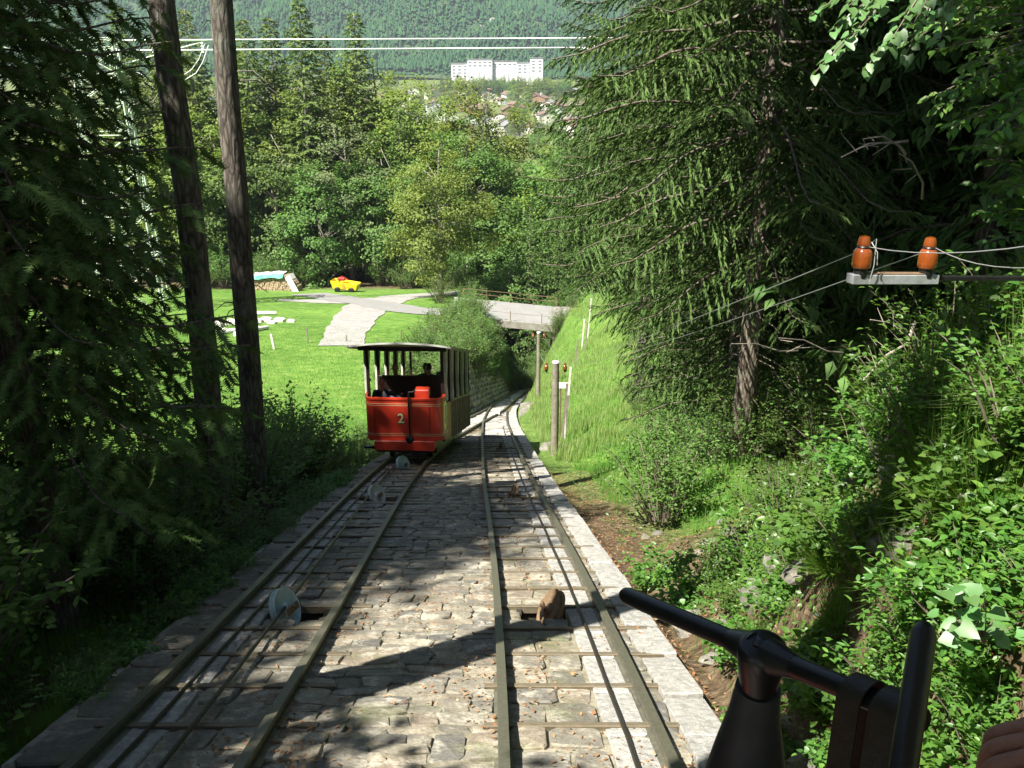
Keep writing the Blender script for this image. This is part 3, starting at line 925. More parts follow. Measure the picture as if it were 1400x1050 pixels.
def conifer(name, seed, Hh, R, base, nb, tpl, tl, tw, droop=.35, mat='spruce', bark='bark2', hang=.5, dens=1.0, r0=None, trunk_r=None, lean=(0, 0), hmax=None, dead=True, az=None):
    """returns (trunk mesh data, crown mesh data)"""
    r = random.Random(seed); g = np.random.default_rng(seed)
    r0 = trunk_r or Hh * .012
    tmb, _ = trunk_mb(Hh, r0, lean, .04, seed)
    Dl, Nl, Tl, Ll, Wl = [], [], [], [], []
    for i in range(nb):
        u = (i + r.random()) / nb
        h = base + (Hh - base) * (u ** .95)
        if hmax and h > hmax: continue
        fr = (h - base) / (Hh - base)
        L = (R * (1 - fr) ** .75 + .25) * r.uniform(.72, 1.12) * (1 if fr > .06 else .8)
        a = i * 2.39996 + r.uniform(-.35, .35)
        if az is not None and r.random() < az[1]: a = az[0] + r.uniform(-.9, .9)
        el = -.1 + .55 * fr + r.uniform(-.1, .12)
        dx, dy = cos(a), sin(a)
        ts = np.linspace(0, 1, 9)
        dz = L * (ts * el - droop * 1.3 * ts ** 1.8 + droop * .75 * ts ** 3.2)
        lx, ly = lean[0] * h / Hh, lean[1] * h / Hh
        cvx = r.uniform(-.16, .16) * L * ts ** 2; pts = np.stack([lx + dx * L * ts - dy * cvx, ly + dy * L * ts + dx * cvx, h + dz + .03 * L * np.sin(ts * 9 + a)], -1)
        tmb.tube(pts, list(.022 * L / 3 * (1 - .85 * ts) + .006), 4, False)
        nbr = max(4, int(L / .16 * dens))
        for j in range(nbr):
            t = .14 + .86 * (j + r.random()) / nbr
            p = np.array([np.interp(t, ts, pts[:, q]) for q in range(3)])
            p2 = np.array([np.interp(min(1, t + .05), ts, pts[:, q]) for q in range(3)])
            tg = p2 - p if t < .97 else pts[-1] - pts[-2]
            tg = tg / (np.linalg.norm(tg) + 1e-9)
            side = np.cross(tg, (0, 0, 1)); side /= np.linalg.norm(side) + 1e-9
            sgn = 1 if j % 2 else -1
            l = (.42 * L * (1 - t) ** .6 * .9 + .18) * r.uniform(.5, 1.25)
            d0 = tg * r.uniform(.45, .75) + side * sgn * r.uniform(.6, .95) + np.array([0, 0, -.1])
            d0 /= np.linalg.norm(d0)
            m = max(2, int(l / (tl * .42) * dens))
            s = np.linspace(0.05, 1, m)
            q = p + d0 * (s * l)[:, None] + np.array([0, 0, -1]) * (hang * .55 * l * s ** 2)[:, None]
            dd = d0[None] + np.array([0, 0, -1])[None] * (hang * 1.1 * s)[:, None] + g.normal(0, .30, (m, 3)) + np.array([0, 0, -hang * .5])
            Dl.append(dd); Tl.append(q); Nl.append(np.array([0, 0, 1.0]) + g.normal(0, .45, (m, 3)))
            Ll.append(tl * g.uniform(.7, 1.25, m)); Wl.append(tw * g.uniform(.8, 1.2, m))
        if dead and r.random() < .25:
            for q_ in range(3):
                t = r.uniform(.2, .7); p = Vector([float(np.interp(t, ts, pts[:, q])) for q in range(3)])
                tmb.tube([p, p + Vector((r.uniform(-.3, .3), r.uniform(-.3, .3), -r.uniform(.2, .5)))], [.006, .002], 3, False)
    if dead:
        for i in range(14):   # bare snags under the crown
            h = r.uniform(base * .25, base + 1); a = r.random() * 6.28; L = r.uniform(.3, 1.3)
            p = Vector((lean[0] * h / Hh, lean[1] * h / Hh, h))
            tmb.tube([p, p + Vector((cos(a) * L * .6, sin(a) * L * .6, -.08 * L)), p + Vector((cos(a) * L, sin(a) * L, -.35 * L + r.uniform(-.1, .2)))], [.014, .009, .003], 4, False)
    V, Fs = replicate(tpl[0], tpl[1], np.concatenate(Dl), np.concatenate(Nl), np.concatenate(Ll), np.concatenate(Wl), np.concatenate(Tl))
    cm = mesh('crown', V, Fs); cm.materials.append(M_[mat])
    tm = bpy.data.meshes.new('trunk'); tm.from_pydata([tuple(v) for v in tmb.v], [], tmb.f); tm.polygons.foreach_set('use_smooth', [True] * len(tm.polygons)); tm.materials.append(M_[bark])
    return tm, cm

def broadleaf(seed, Hh, R, base, ncl, per, ls, mat, bark='greybark', tpl=QUAD, r0=None, clr=1.0, flat=.55, open_=.35, stems=1):
    r = random.Random(seed); g = np.random.default_rng(seed)
    tmb = MB()
    r0 = r0 or Hh * .014
    C = []
    ph = [r.uniform(0, 6.28) for _ in range(6)]
    while len(C) < ncl:
        v = g.normal(size=3); v /= np.linalg.norm(v)
        a = math.atan2(v[1], v[0])
        rr = (1 - open_ * g.random() ** 1.6) * (1 + .16 * sin(3 * a + ph[0]) + .14 * sin(5 * a + 4 * v[2] + ph[1]) + .1 * sin(9 * v[2] + ph[2]))
        c = np.array([v[0] * R * rr, v[1] * R * rr, base + (Hh - base) * (.5 + .5 * v[2] * rr * .97)])
        if v[2] < -.55 and r.random() < .5: continue
        C.append(c)
    C = np.array(C)
    for st in range(stems):
        off = Vector((r.uniform(-.4, .4), r.uniform(-.4, .4), 0)) * (stems > 1)
        pts = [off + Vector((r.uniform(-.15, .15) * k, r.uniform(-.15, .15) * k, Hh * .93 * k / 7 - .3 * (k == 0))) for k in range(8)]
        tmb.tube(pts, [r0 * (1 - .82 * k / 7) * (1.3 if k == 0 else 1) for k in range(8)], 7)
    for c in C[::3]:
        h = max(base * .6, c[2] - np.hypot(c[0], c[1]) * r.uniform(.5, 1.0))
        h = min(h, Hh * .85)
        p0 = Vector((0, 0, h)); p1 = Vector(c)
        mid = (p0 + p1) / 2 + Vector((r.uniform(-.3, .3), r.uniform(-.3, .3), r.uniform(-.1, .5)))
        tmb.tube([p0, mid, p1], [r0 * .3, r0 * .17, r0 * .05], 4, False)
    n = ncl * per
    cr = clr * g.uniform(.6, 1.25, ncl)
    ci = np.repeat(np.arange(ncl), per)
    o = norm(g.normal(size=(n, 3))) * (g.random(n) ** .45)[:, None] * cr[ci][:, None]
    o[:, 2] *= flat
    T = C[ci] + o
    out = norm(C - np.array([0, 0, base + (Hh - base) * .35]))[ci]
    Nn = out * .8 + np.array([0, 0, .9]) + g.normal(0, .55, (n, 3))
    D = np.cross(Nn, g.normal(size=(n, 3))) + np.array([0, 0, -.25])
    V, Fs = replicate(tpl[0], tpl[1], D, Nn, ls * g.uniform(.65, 1.25, n), ls * g.uniform(.7, 1.1, n), T)
    cm = mesh('crown', V, Fs); cm.materials.append(M_[mat])
    tm = bpy.data.meshes.new('trunk'); tm.from_pydata([tuple(v) for v in tmb.v], [], tmb.f); tm.polygons.foreach_set('use_smooth', [True] * len(tm.polygons)); tm.materials.append(M_[bark])
    return tm, cm

def shrub(seed, Hh, R, nst, per, ls, mat, tpl=LEAF, wood='twigwood', wr=.55, droop=.25, lw=None):
    """stems that arch outwards carrying leaves along their upper part"""
    r = random.Random(seed); g = np.random.default_rng(seed)
    mb = MB(); Dl, Nl, Tl = [], [], []
    for i in range(nst):
        a = i * 2.4 + r.uniform(-.4, .4); q = r.random() ** .6
        L = Hh * r.uniform(.6, 1.1)
        ex = Vector((cos(a) * R * q, sin(a) * R * q, L * (1 - droop * q)))
        b = Vector((cos(a) * R * .15 * q, sin(a) * R * .15 * q, -.08))
        mid = b.lerp(ex, .55) + Vector((0, 0, L * .12))
        ps = [b, b.lerp(mid, .5) + Vector((r.uniform(-.03, .03), r.uniform(-.03, .03), 0)), mid, mid.lerp(ex, .5) + Vector((0, 0, L * .03)), ex]
        mb.tube(ps, [.008 * Hh + .002, .007 * Hh, .005 * Hh, .004 * Hh, .001], 4, False)
        A = np.array(ps)
        t = g.uniform(.18, 1, per) ** .8
        pos = np.stack([np.interp(t, np.linspace(0, 1, 5), A[:, k]) for k in range(3)], -1)
        pos += g.normal(0, ls * 1.1, (per, 3)) * (1.1 - .5 * t)[:, None]
        tg = A[-1] - A[2]; tg /= np.linalg.norm(tg) + 1e-9
        dd = g.normal(0, 1, (per, 3)); dd[:, 2] = dd[:, 2] * .25 - .15; dd += tg * .6
        Dl.append(dd); Tl.append(pos)
        Nl.append(np.array([0, 0, 1.0]) + g.normal(0, .38, (per, 3)))
    D = np.concatenate(Dl); T = np.concatenate(Tl); n = len(T)
    V, Fs = replicate(tpl[0], tpl[1], D, np.concatenate(Nl), ls * g.uniform(.55, 1.2, n), ls * wr * 1.6 * g.uniform(.6, 1.15, n), T)
    cm = mesh('foliage', V, Fs); cm.materials.append(M_[mat])
    tm = bpy.data.meshes.new('stem'); tm.from_pydata([tuple(v) for v in mb.v], [], mb.f); tm.materials.append(M_[wood])
    return tm, cm

def tuft(seed, n, L, spread, w, mat, lean=(0, 0)):
    g = np.random.default_rng(seed)
    a = g.random(n) * 6.28; e = (.25 + .75 * g.random(n) ** .7) * spread
    D = np.stack([np.cos(a) * e + lean[0], np.sin(a) * e + lean[1], 1.0 + 0 * a], -1)
    T = np.stack([np.cos(a) * e * L * .12, np.sin(a) * e * L * .12, np.zeros(n) - .02], -1)
    Nn = np.cross(np.cross(D, np.array([0, 0, 1.])), D) * -1 + g.normal(0, .2, (n, 3)) + 1e-3
    Nn = -Nn
    V, Fs = replicate(BLADE[0], BLADE[1], D, -Nn, L * g.uniform(.5, 1.2, n), w * np.ones(n), T)
    # let the tips hang
    V = V.copy(); rr = np.hypot(V[:, 0], V[:, 1]); V[:, 2] -= (rr ** 2) / L * .9
    m = mesh('blades', V, Fs); m.materials.append(M_[mat]); return m

def place(name, tm, cm, x, y, z=None, rz=None, s=1.0, label='', cat='tree', group=None, names=('trunk', 'crown'), tilt=(0, 0), sz=None):
    z = Hs(x, y) - .05 if z is None else z
    t = empty(name, (x, y, z), 0, label=label, cat=cat, group=group)
    t.rotation_euler = (tilt[0], tilt[1], random.random() * 6.28 if rz is None else rz)
    t.scale = (s, s, s if sz is None else sz)
    if tm: obj(names[0], tm, None, t)
    if cm: obj(names[1], cm, None, t)
    return t

# ---- kinds
SPA = conifer('a', 11, 21, 3.7, 4.0, 190, RHOMB, .125, .028, droop=.36, hang=.55, dens=1.75, trunk_r=.20)
SPB = conifer('b', 12, 22, 3.4, 1.4, 170, RHOMB, .16, .042, droop=.36, hang=.6, dens=1.35, trunk_r=.22)
SPC = conifer('c', 13, 24, 3.4, 2.0, 110, RHOMB, .36, .19, droop=.3, hang=.5, dens=.95, trunk_r=.24)
SPN = conifer('n', 14, 12.5, 2.45, 2.9, 165, FEATHER, .18, .15, droop=.34, hang=.6, dens=1.0, trunk_r=.21, hmax=12.0)
LAR = conifer('l', 15, 30, 4.2, 4, 150, RHOMB, .55, .26, droop=.12, hang=.35, dens=1.1, mat='larch', bark='greybark', dead=False)
LAR2 = conifer('l2', 16, 27, 3.6, 3, 140, RHOMB, .55, .26, droop=.05, hang=.3, dens=1.05, mat='larch', bark='greybark', dead=False)
for nm, k in (('SPA', SPA), ('SPB', SPB), ('SPC', SPC), ('SPN', SPN), ('LAR', LAR), ('LAR2', LAR2)): print(nm, len(k[0].polygons), len(k[1].polygons))
BR1 = broadleaf(21, 15, 5.0, .6, 150, 95, .30, 'leafA', clr=1.3)
BR2 = broadleaf(22, 17, 4.8, .8, 150, 95, .30, 'leafB', clr=1.3, open_=.45)
BR3 = broadleaf(23, 16, 4.5, 1.0, 140, 95, .26, 'leafC', clr=1.2, open_=.5)
BR4 = broadleaf(24, 11, 4.2, .2, 130, 90, .26, 'leafA', clr=1.1)
BRM = broadleaf(25, 14.5, 4.6, .8, 170, 110, .24, 'leafB', clr=1.15, open_=.5)

# ---- forest behind the meadow (far edge) : mixed trees
random.seed(17)
def T(px, d, kind, s=1.0, name='broadleaf_tree', label='', group=None, rz=None, sz=None):
    if kind not in (LAR, LAR2) and d > 99: d += 9; s *= 1.3
    x = (px - 700) / F * d * .97
    return place(name, kind[0], kind[1], x, d, s=s, label=label, group=group, rz=rz, sz=sz)
gA = 'broadleaf trees at the far edge of the meadow'
for (px, d, k, s, lb) in [
    (430, 103, BR4, 1.0, 'low dense green bushy tree right of the firewood pile'),
    (370, 108, BR1, 1.0, 'dark green broadleaf tree behind the firewood pile'),
    (330, 112, BR2, .95, 'yellow-green broadleaf tree seen just right of the two bare trunks'),
    (470, 107, BR3, 1.0, 'greyish green ash-like tree above the yellow trailer'),
    (520, 106, BR1, .9, 'green broadleaf tree between the yellow trailer and the big tree by the road'),
    (415, 115, BR3, 1.15, 'tall greyish tree rising behind the yellow trailer'),
    (560, 112, BR2, 1.0, 'yellow-green tree crown left behind the big roadside tree'),
    (640, 108, BR1, 1.0, 'dark green tree right behind the big roadside tree'),
    (690, 103, BR4, 1.15, 'dense tree shading the road left of the bridge railing'),
    (735, 100, BR1, .85, 'dark leafy tree right behind the bridge railing'),
    (285, 108, BR1, 1.0, 'green broadleaf tree seen between the two bare trunks'),
    (240, 106, BR2, .95, 'broadleaf tree seen just left of the leaning bare trunk')]:
    T(px, d, k, s, label=lb)
for i in range(44):
    px = random.uniform(-120, 900); d = random.uniform(116, 150)
    k = random.choice([BR1, BR2, BR3, BR2, BR3, SPC])
    con = k is SPC
    T(px, d, k, random.uniform(.75, 1.05) * (.9 if con else 1), name='spruce_tree' if con else 'broadleaf_tree',
      label='spruce standing in the second row of the wood beyond the meadow' if con else 'broadleaf tree in the rear rows of the wood beyond the meadow',
      group='spruces in the wood beyond the meadow' if con else gA)
for (px, d, k, s, lb) in [(420, 118, LAR, 1.12, 'tall larch left of centre with its top above the frame, crossed by the power line'),
                      (492, 121, LAR2, 1.2, 'tall feathery larch just left of the view to the far mountain'),
                      (380, 124, LAR2, 1.2, 'larch right of the second bare trunk'),
                      (345, 120, LAR, 1.05, 'larch top just right of the second bare trunk'),
                      (270, 122, LAR, 1.1, 'larch between the two bare trunks'),
                      (180, 118, LAR2, 1.2, 'larch behind the lattice pylon'),
                      (110, 122, LAR, 1.1, 'larch left of the lattice pylon'),
                      (546, 116, LAR2, .78, 'slim short larch beside the view over the village'),
                      (450, 130, LAR, 1.05, 'larch standing between the two tallest larches'),
                      (230, 126, LAR2, 1.15, 'larch just left of the leaning bare trunk')]:
    T(px, d, k, s, name='larch_tree', label=lb)
for i, (px, lb) in enumerate([(215, 'behind the leaning bare trunk'), (262, 'between the two bare trunks'), (318, 'right behind the straight bare trunk'), (362, 'right of the straight bare trunk'), (408, 'left of the tallest larch'), (455, 'between the two tallest larches'), (512, 'right of the two tallest larches'), (165, 'behind the lattice pylon')]):
    k = (BR2, BR3, BR1)[i % 3]
    T(px, 115 + 3 * (i % 3), k, (1.3, 1.22, 1.35)[i % 3], label='very tall ' + ('yellow-green', 'greyish green', 'green')[i % 3] + ' broadleaf tree ' + lb)
# big roadside tree in the middle
place('broadleaf_tree', BRM[0], BRM[1], *G(604, 408)[:2], s=1.12, label='big rounded light green broadleaf tree standing by the road left of the bridge', rz=.4)
for (px, d, k, s, lb) in [(770, 96, SPC, .62, 'spruce behind the grassy bank above the right end of the bridge'),
                          (820, 100, SPC, .75, 'spruce standing on top of the grassy bank'),
                          (730, 108, SPC, .72, 'dark spruce top just left of the big hanging spruce branches'),
                          (660, 113, SPC, .66, 'small spruce top showing right below the white village buildings'),
                          (765, 92, BR4, .5, 'round bush beside the right end of the bridge'), (705, 99, BR1, .95, 'dark broadleaf tree above the middle of the bridge'),
                          (790, 98.5, SPC, .8, 'spruce straight above the right end of the bridge'), (845, 97, SPC, .8, 'spruce behind the crest of the grassy bank'), (750, 104, SPC, .7, 'spruce between two others above the bridge'), (870, 90, SPC, .8, 'spruce on the slope right of the crest of the grassy bank'),
                          (800, 112, BR2, 1.0, 'yellow-green broadleaf tree behind the spruces above the bridge'), (720, 116, BR3, 1.05, 'greyish broadleaf tree far behind the bridge'), (590, 118, SPC, .68, 'spruce top right behind the big roadside tree'), (715, 101, BR1, 1.02, 'rounded broadleaf tree left of centre above the bridge'), (762, 103, BR2, 1.05, 'yellow-green tree over the middle of the bridge road'), (805, 105, BR1, 1.1, 'broad green tree over the right end of the bridge'), (850, 104, BR3, 1.1, 'greyish green tree behind the crest of the bank'), (735, 111, SPC, .78, 'tall dark spruce in the gap below the village'), (780, 114, SPC, .85, 'taller dark spruce right of the gap below the village'), (690, 117, SPC, .72, 'spruce top at the lower edge of the village'), (660, 121, BR2, 1.2, 'tall yellow-green tree below the left part of the white building'), (705, 122, BR1, 1.22, 'tall green tree below the white building'), (750, 121, BR2, 1.22, 'tall yellow-green tree below the right end of the white building'), (795, 122, BR1, 1.25, 'tall green tree beneath the strain insulators'), (725, 96, SPC, .84, 'large spruce over the middle of the bridge'), (768, 97, SPC, .95, 'largest spruce over the right end of the bridge'), (835, 98, SPC, .95, 'large spruce over the crest of the bank'), (600, 123, BR3, 1.2, 'greyish tree top behind the big roadside tree'), (552, 121, BR2, 1.2, 'tall yellow-green tree below the left end of the village')]:
    T(px, d, k, s, name='spruce_tree' if k is SPC else 'bush', label=lb)

# ---- right-hand forest
place('spruce_tree', SPA[0], SPA[1], 4.25, 16.2, s=1.0, rz=1.2, label='spruce with the sunlit brown trunk at the forest edge right of the track')
place('spruce_tree', SPB[0], SPB[1], 5.7, 22.8, s=1.0, rz=2.2, label='spruce with branches down to the ground, left edge of the dark forest')
place('spruce_tree', SPB[0], SPB[1], 6.6, 29.0, s=1.2, rz=4.2, label='sunlit spruce whose long drooping branches reach left over the grassy bank')
place('spruce_tree', SPB[0], SPB[1], 8.6, 37, s=1.05, rz=.3, label='spruce farther down the forest edge behind the long drooping branches')
fr = random.Random(44)
place('spruce_tree', SPA[0], SPA[1], 4.8, 33, s=1.25, rz=4.2, label='large sunlit spruce whose long boughs reach left over the cutting and the grassy bank')
for (x, y, k, s_, lb) in [(10.2, 45, SPA, 1.25, 'tall spruce beside the top of the grassy bank'), (12.2, 54, SPC, 1.2, 'tall spruce above the right end of the bridge'), (14.5, 66, SPC, 1.2, 'spruce farthest down the edge of the right-hand forest'), (4.9, 19.8, SPB, .8, 'shorter spruce between the sunlit trunk and the grassy bank'), (6.0, 26, SPB, .95, 'spruce with low boughs at the right side of the grassy bank'), (8.0, 16.5, SPB, 1.0, 'spruce right behind the sunlit trunk'), (7.5, 25, SPB, 1.1, 'spruce second in the row along the forest edge'), (11, 14, SPB, 1.0, 'spruce deep in shade behind the brown insulators')]:
    place('spruce_tree', k[0], k[1], x, y, s=s_, label=lb, rz=fr.random() * 6)
spots = []
for i in range(400):
    y = fr.uniform(13, 60); x = fr.uniform(7.0, 34)
    if x < 5.2 + max(0, y - 40) * .16: continue
    if x / y > .62: continue
    if all((x - a) ** 2 + (y - b) ** 2 > 7 for a, b in spots): spots.append((x, y))
    if len(spots) > 60: break
HC = broadleaf(65, 22, 4.6, 9.0, 150, 100, .36, 'leafA', bark='bark2', clr=1.5, open_=.7)
for (x, y) in [(9.5, 17.5), (9.0, 24), (13, 20), (12, 29), (17, 25), (10.5, 34), (16, 33), (22, 31), (14, 40), (20, 40), (13.5, 15.5), (27, 38)]:
    place('broadleaf_tree', HC[0], HC[1], x, y, s=fr.uniform(.95, 1.1), label='tall tree whose bare trunk rises through the dark right-hand forest', group='tall trunks in the dark forest', rz=fr.random() * 6)
for i, (x, y) in enumerate(spots):
    k = fr.choice([SPB, SPC, SPA, SPC])
    place('spruce_tree', k[0], k[1], x, y, s=fr.uniform(.85, 1.1), label='spruce inside the dark forest on the right slope', group='spruces inside the dark right-hand forest')
# left: near spruce and two bare trunks
SPNt = place('spruce_tree', SPN[0], SPN[1], -5.25, 9.5, z=-7.4, s=1.0, rz=.7, label='near dark spruce at the left edge with thick trunk and shaggy drooping branches')
def bare(name, base_px, top_px, dist, r0, label, seed, topz=24):
    b = P(base_px[0], base_px[1], dist)
    b.z = Hs(b.x, b.y)
    u = (top_px[0] - 700) / F
    v = (525 - top_px[1]) / F
    d = Vector((u, cos(TH) + v * sin(TH), -sin(TH) + v * cos(TH)))
    tp = d * (dist / d.y)
    k = (tp - b) / (tp.z - b.z)
    hh = topz - b.z
    t = empty(name, tuple(b), 0, label=label, cat='tree')
    r = random.Random(seed)
    pts = []; rad = []
    for i in range(26):
        f = i / 25
        pts.append((k.x * hh * f + r.uniform(-.02, .02) + .05 * sin(f * 17 + seed), k.y * hh * f, hh * f - .3 * (i == 0)))
        rad.append(r0 * (1.25 if i == 0 else 1.06 - .62 * f))
    mb = MB().tube(pts, rad, 14)
    for i in range(60):
        f = r.uniform(.06, .75); p = Vector((k.x * hh * f, 0, hh * f)); a = r.random() * 6.28; L = r.uniform(.1, .9) if r.random() < .5 else .12
        mb.tube([p, p + Vector((cos(a) * L * .6, sin(a) * L * .6, .02)), p + Vector((cos(a) * L, sin(a) * L, -.25 * L))], [.014, .009, .004], 4, False)
    mb.build('trunk', M_['bark'], t, True)
    o = obj('crown', conifer('x', seed, 14, 2.0, .5, 70, RHOMB, .35, .09, droop=.3, dens=.6)[1], None, t)
    o.location = (k.x * (hh - 13), 0, hh - 13)
    return t
bare('larch_tree', (303, 742), (222, 0), 13.6, .20, 'thick bare dark trunk leaning left, the nearer of the two tall trunks beside the track', 5, 22)
bare('larch_tree', (345, 655), (306, 0), 15.8, .20, 'straight bare trunk with pale lichen patches, the right one of the two tall trunks', 6, 23)

for (x, y, s_, rz, lb) in [(-6.1, 11.2, .95, 1.7, 'dark spruce close behind the nearest one'), ]:
    place('spruce_tree', SPN[0], SPN[1], x, y, s=s_, rz=rz, label=lb)
# trees that stand left of and behind the viewer and shade the left side
SHD = broadleaf(63, 20, 5.6, 5.5, 210, 110, .34, 'leafA', clr=1.5, open_=.6)
for (x, y, k, s_, lb) in [(-11.0, 3.0, BR4, 1.0, 'low broadleaf tree left of the viewer'), (-12.0, 7.4, BR4, 1.0, 'low broadleaf tree left of the near spruce'), (-13, 12.5, BR4, 1.0, 'low broadleaf tree left of the dark spruces'), (-9.2, -.8, BR4, .95, 'low broadleaf tree left behind the viewer'),
                     (-16.4, 4.6, SHD, .9, 'tall broadleaf tree shading the near spruce'), (-18.5, 2.0, SHD, 1.0, 'tall broadleaf tree far left of the viewer'), (-17.5, -3.5, SHD, 1.0, 'tall broadleaf tree far left behind the viewer'), (-19, 10, SHD, 1.0, 'tall broadleaf tree left of the dark spruces'), (-23, 17, SHD, .95, 'tall broadleaf tree far to the left'),
                     (-15.5, 18.5, BR4, 1.0, 'low broadleaf tree on the left bank at the meadow edge')]:
    place('broadleaf_tree', k[0], k[1], x, y, s=s_, label=lb)
HCT = broadleaf(66, 27, 3.0, 16.5, 110, 90, .34, 'leafA', bark='bark', clr=1.2, open_=.8)  # high crowns added out of view to block sun from forest and left edge
for (x, y, s_, lb) in [(-3.3, 4.1, 1.0, 'high-crowned tree added for shade just outside the left edge of the photo'), (-3.0, .3, 1.0, 'high-crowned tree added for shade left of the near car'), (-2.9, -3.0, 1.0, 'high-crowned tree added for shade behind the near car'),
                       (-17.8, 0.8, 1.0, 'high-crowned tree added for shade far left'), (-17.8, 5.0, 1.0, 'high-crowned tree added for shade left of the dark spruces'), (-19.2, 9.0, 1.0, 'high-crowned tree added for shade behind the low ones at the left'), (-17, -1.5, 1.0, 'high-crowned tree added for shade farthest left')]:
    place('broadleaf_tree', HCT[0], HCT[1], x, y, s=s_, label=lb)
HI = broadleaf(64, 21, 4.8, 8.5, 150, 100, .34, 'leafA', clr=1.4, open_=.6)  # unseen trees added so their crowns darken the right-hand forest
for (x, y, s_, lb) in [(8.6, 8.4, 1.0, 'tall broadleaf tree added for shade right of the viewer'), (12.5, 13.0, 1.05, 'tall broadleaf tree added for shade right of the brown insulators, out of the frame'), (18, 18.5, 1.05, 'tall broadleaf tree added for shade far to the right'), (14, 7.0, 1.0, 'tall broadleaf tree added for shade farther right of the viewer'), (6.5, 10.4, .95, 'tall broadleaf tree added so its high crown shades the dark forest'), (10.5, 12.2, 1.0, 'tall broadleaf tree added for shade right of the insulators'), (17.5, 13, 1.0, 'tall broadleaf tree added for shade off to the right'), (23, 24, 1.0, 'tall broadleaf tree added for shade deep in the right slope')]:
    place('broadleaf_tree', HI[0], HI[1], x, y, s=s_, label=lb)
# near broadleaf tree on the right whose leafy branches fill the top right corner
def spray(name, root, tips, ls, per, mat, tpl, label, seed, wood='twigwood', objs=0, cat='branch', r0=.012, sag=.15, wr=1.0):
    """leafy branch: twigs from root to each tip with leaves set along them"""
    r = random.Random(seed); g = np.random.default_rng(seed)
    t = empty(name, tuple(root), 0, label=label, cat=cat)
    mb = MB(); Ds, Ts, Ns = [], [], []
    for tp in tips:
        e = Vector(tp) - Vector(root)
        m_ = e * .5 + Vector((0, 0, sag * e.length * .5))
        ps = [Vector((0, 0, 0)), m_ * .5 + Vector((0, 0, .03)), m_, m_.lerp(e, .55), e]
        mb.tube(ps, [r0, r0 * .8, r0 * .6, r0 * .4, r0 * .15], 5, False)
        A = np.array(ps)
        tt = np.linspace(.3, 1, per)
        pos = np.stack([np.interp(tt, np.linspace(0, 1, 5), A[:, q]) for q in range(3)], -1)
        ax = np.array((e - m_).normalized())
        sd = np.cross(ax, (0, 0, 1)); sd /= np.linalg.norm(sd)
        sg = np.where(np.arange(per) % 2 == 0, 1, -1)[:, None]
        dd = ax * .55 + sd * sg * g.uniform(.5, 1.0, (per, 1)) + g.normal(0, .25, (per, 3)) + np.array([0, 0, -.25])
        Ds.append(dd); Ts.append(pos + dd * ls * .25); Ns.append(np.array([-.25, -.35, 1.0]) + g.normal(0, .35, (per, 3)))
    mb.build('twig', M_[wood], t, True)
    D = np.concatenate(Ds); Tt = np.concatenate(Ts); Nn = np.concatenate(Ns); n = len(Tt)
    L = ls * g.uniform(.6, 1.2, n); W = L * wr * g.uniform(.85, 1.1, n)
    no = min(objs, n)
    sel = g.permutation(n)
    if no:
        for i in sel[:no]:
            V, Fs = replicate(tpl[0], tpl[1], D[i:i + 1], Nn[i:i + 1], L[i:i + 1], W[i:i + 1], np.zeros((1, 3)))
            obj('leaf', mesh('leaf', V, Fs, True), M_[mat], t, tuple(Tt[i]))
    if n > no:
        q = sel[no:]
        V, Fs = replicate(tpl[0], tpl[1], D[q], Nn[q], L[q], W[q], Tt[q])
        obj('leaves' if no else 'foliage', mesh('leaves', V, Fs), M_[mat], t, kind='stuff')
    return t
def pt(px, py, d): return P(px, py, d)
rr = random.Random(71)
for b in range(9):
    root = pt(1490 + rr.uniform(-20, 60), -60 + b * 45 + rr.uniform(-30, 30), 6.6)
    tips = []
    for k in range(10):
        py = -20 + b * 38 + rr.uniform(-55, 55)
        lim = 1265 - 30 * sin(b * 1.1) if b < 6 else 1330
        if py > 330: lim = 1400
        if py > 290: lim = max(lim, 1350)
        tips.append(pt(rr.uniform(lim, 1420), min(py, 330), rr.uniform(5.4, 7.4)))
    spray('leafy_branch', root, tips, .082, 36, 'leafD', LEAF, ['uppermost', 'second', 'third', 'fourth', 'fifth', 'sixth', 'seventh', 'eighth', 'lowest'][b] + ' bright green leafy branch from the top of the right edge of the photo', 200 + b, objs=12, wr=.85)
root = pt(1330, -90, 5.6)
tips = [pt(px, py, rr.uniform(5.0, 5.7)) for px, py in [(1115, 98), (1150, 66), (1185, 92), (1140, 40), (1215, 60), (1175, 20), (1235, 82), (1250, 30), (1285, 55), (1200, 5), (1160, 8), (1110, 20), (1290, 15)]]
spray('leafy_branch', root, tips, .066, 26, 'leafM', HEART, 'hazel branch with rounded pale green leaves hanging in at the top right', 301, objs=90, wr=.85)
place('broadleaf_tree', *broadleaf(61, 13, 3.4, 4.4, 90, 70, .16, 'leafD', clr=.9, open_=.4), 7.9, 6.2, label='near broadleaf tree just outside the right edge of the photo', rz=1.0)
place('broadleaf_tree', *broadleaf(62, 12, 3.2, 5.2, 80, 70, .18, 'leafA', clr=.9, open_=.4), 11.5, 11.0, label='broadleaf tree beyond the right edge of the photo', rz=2.0)

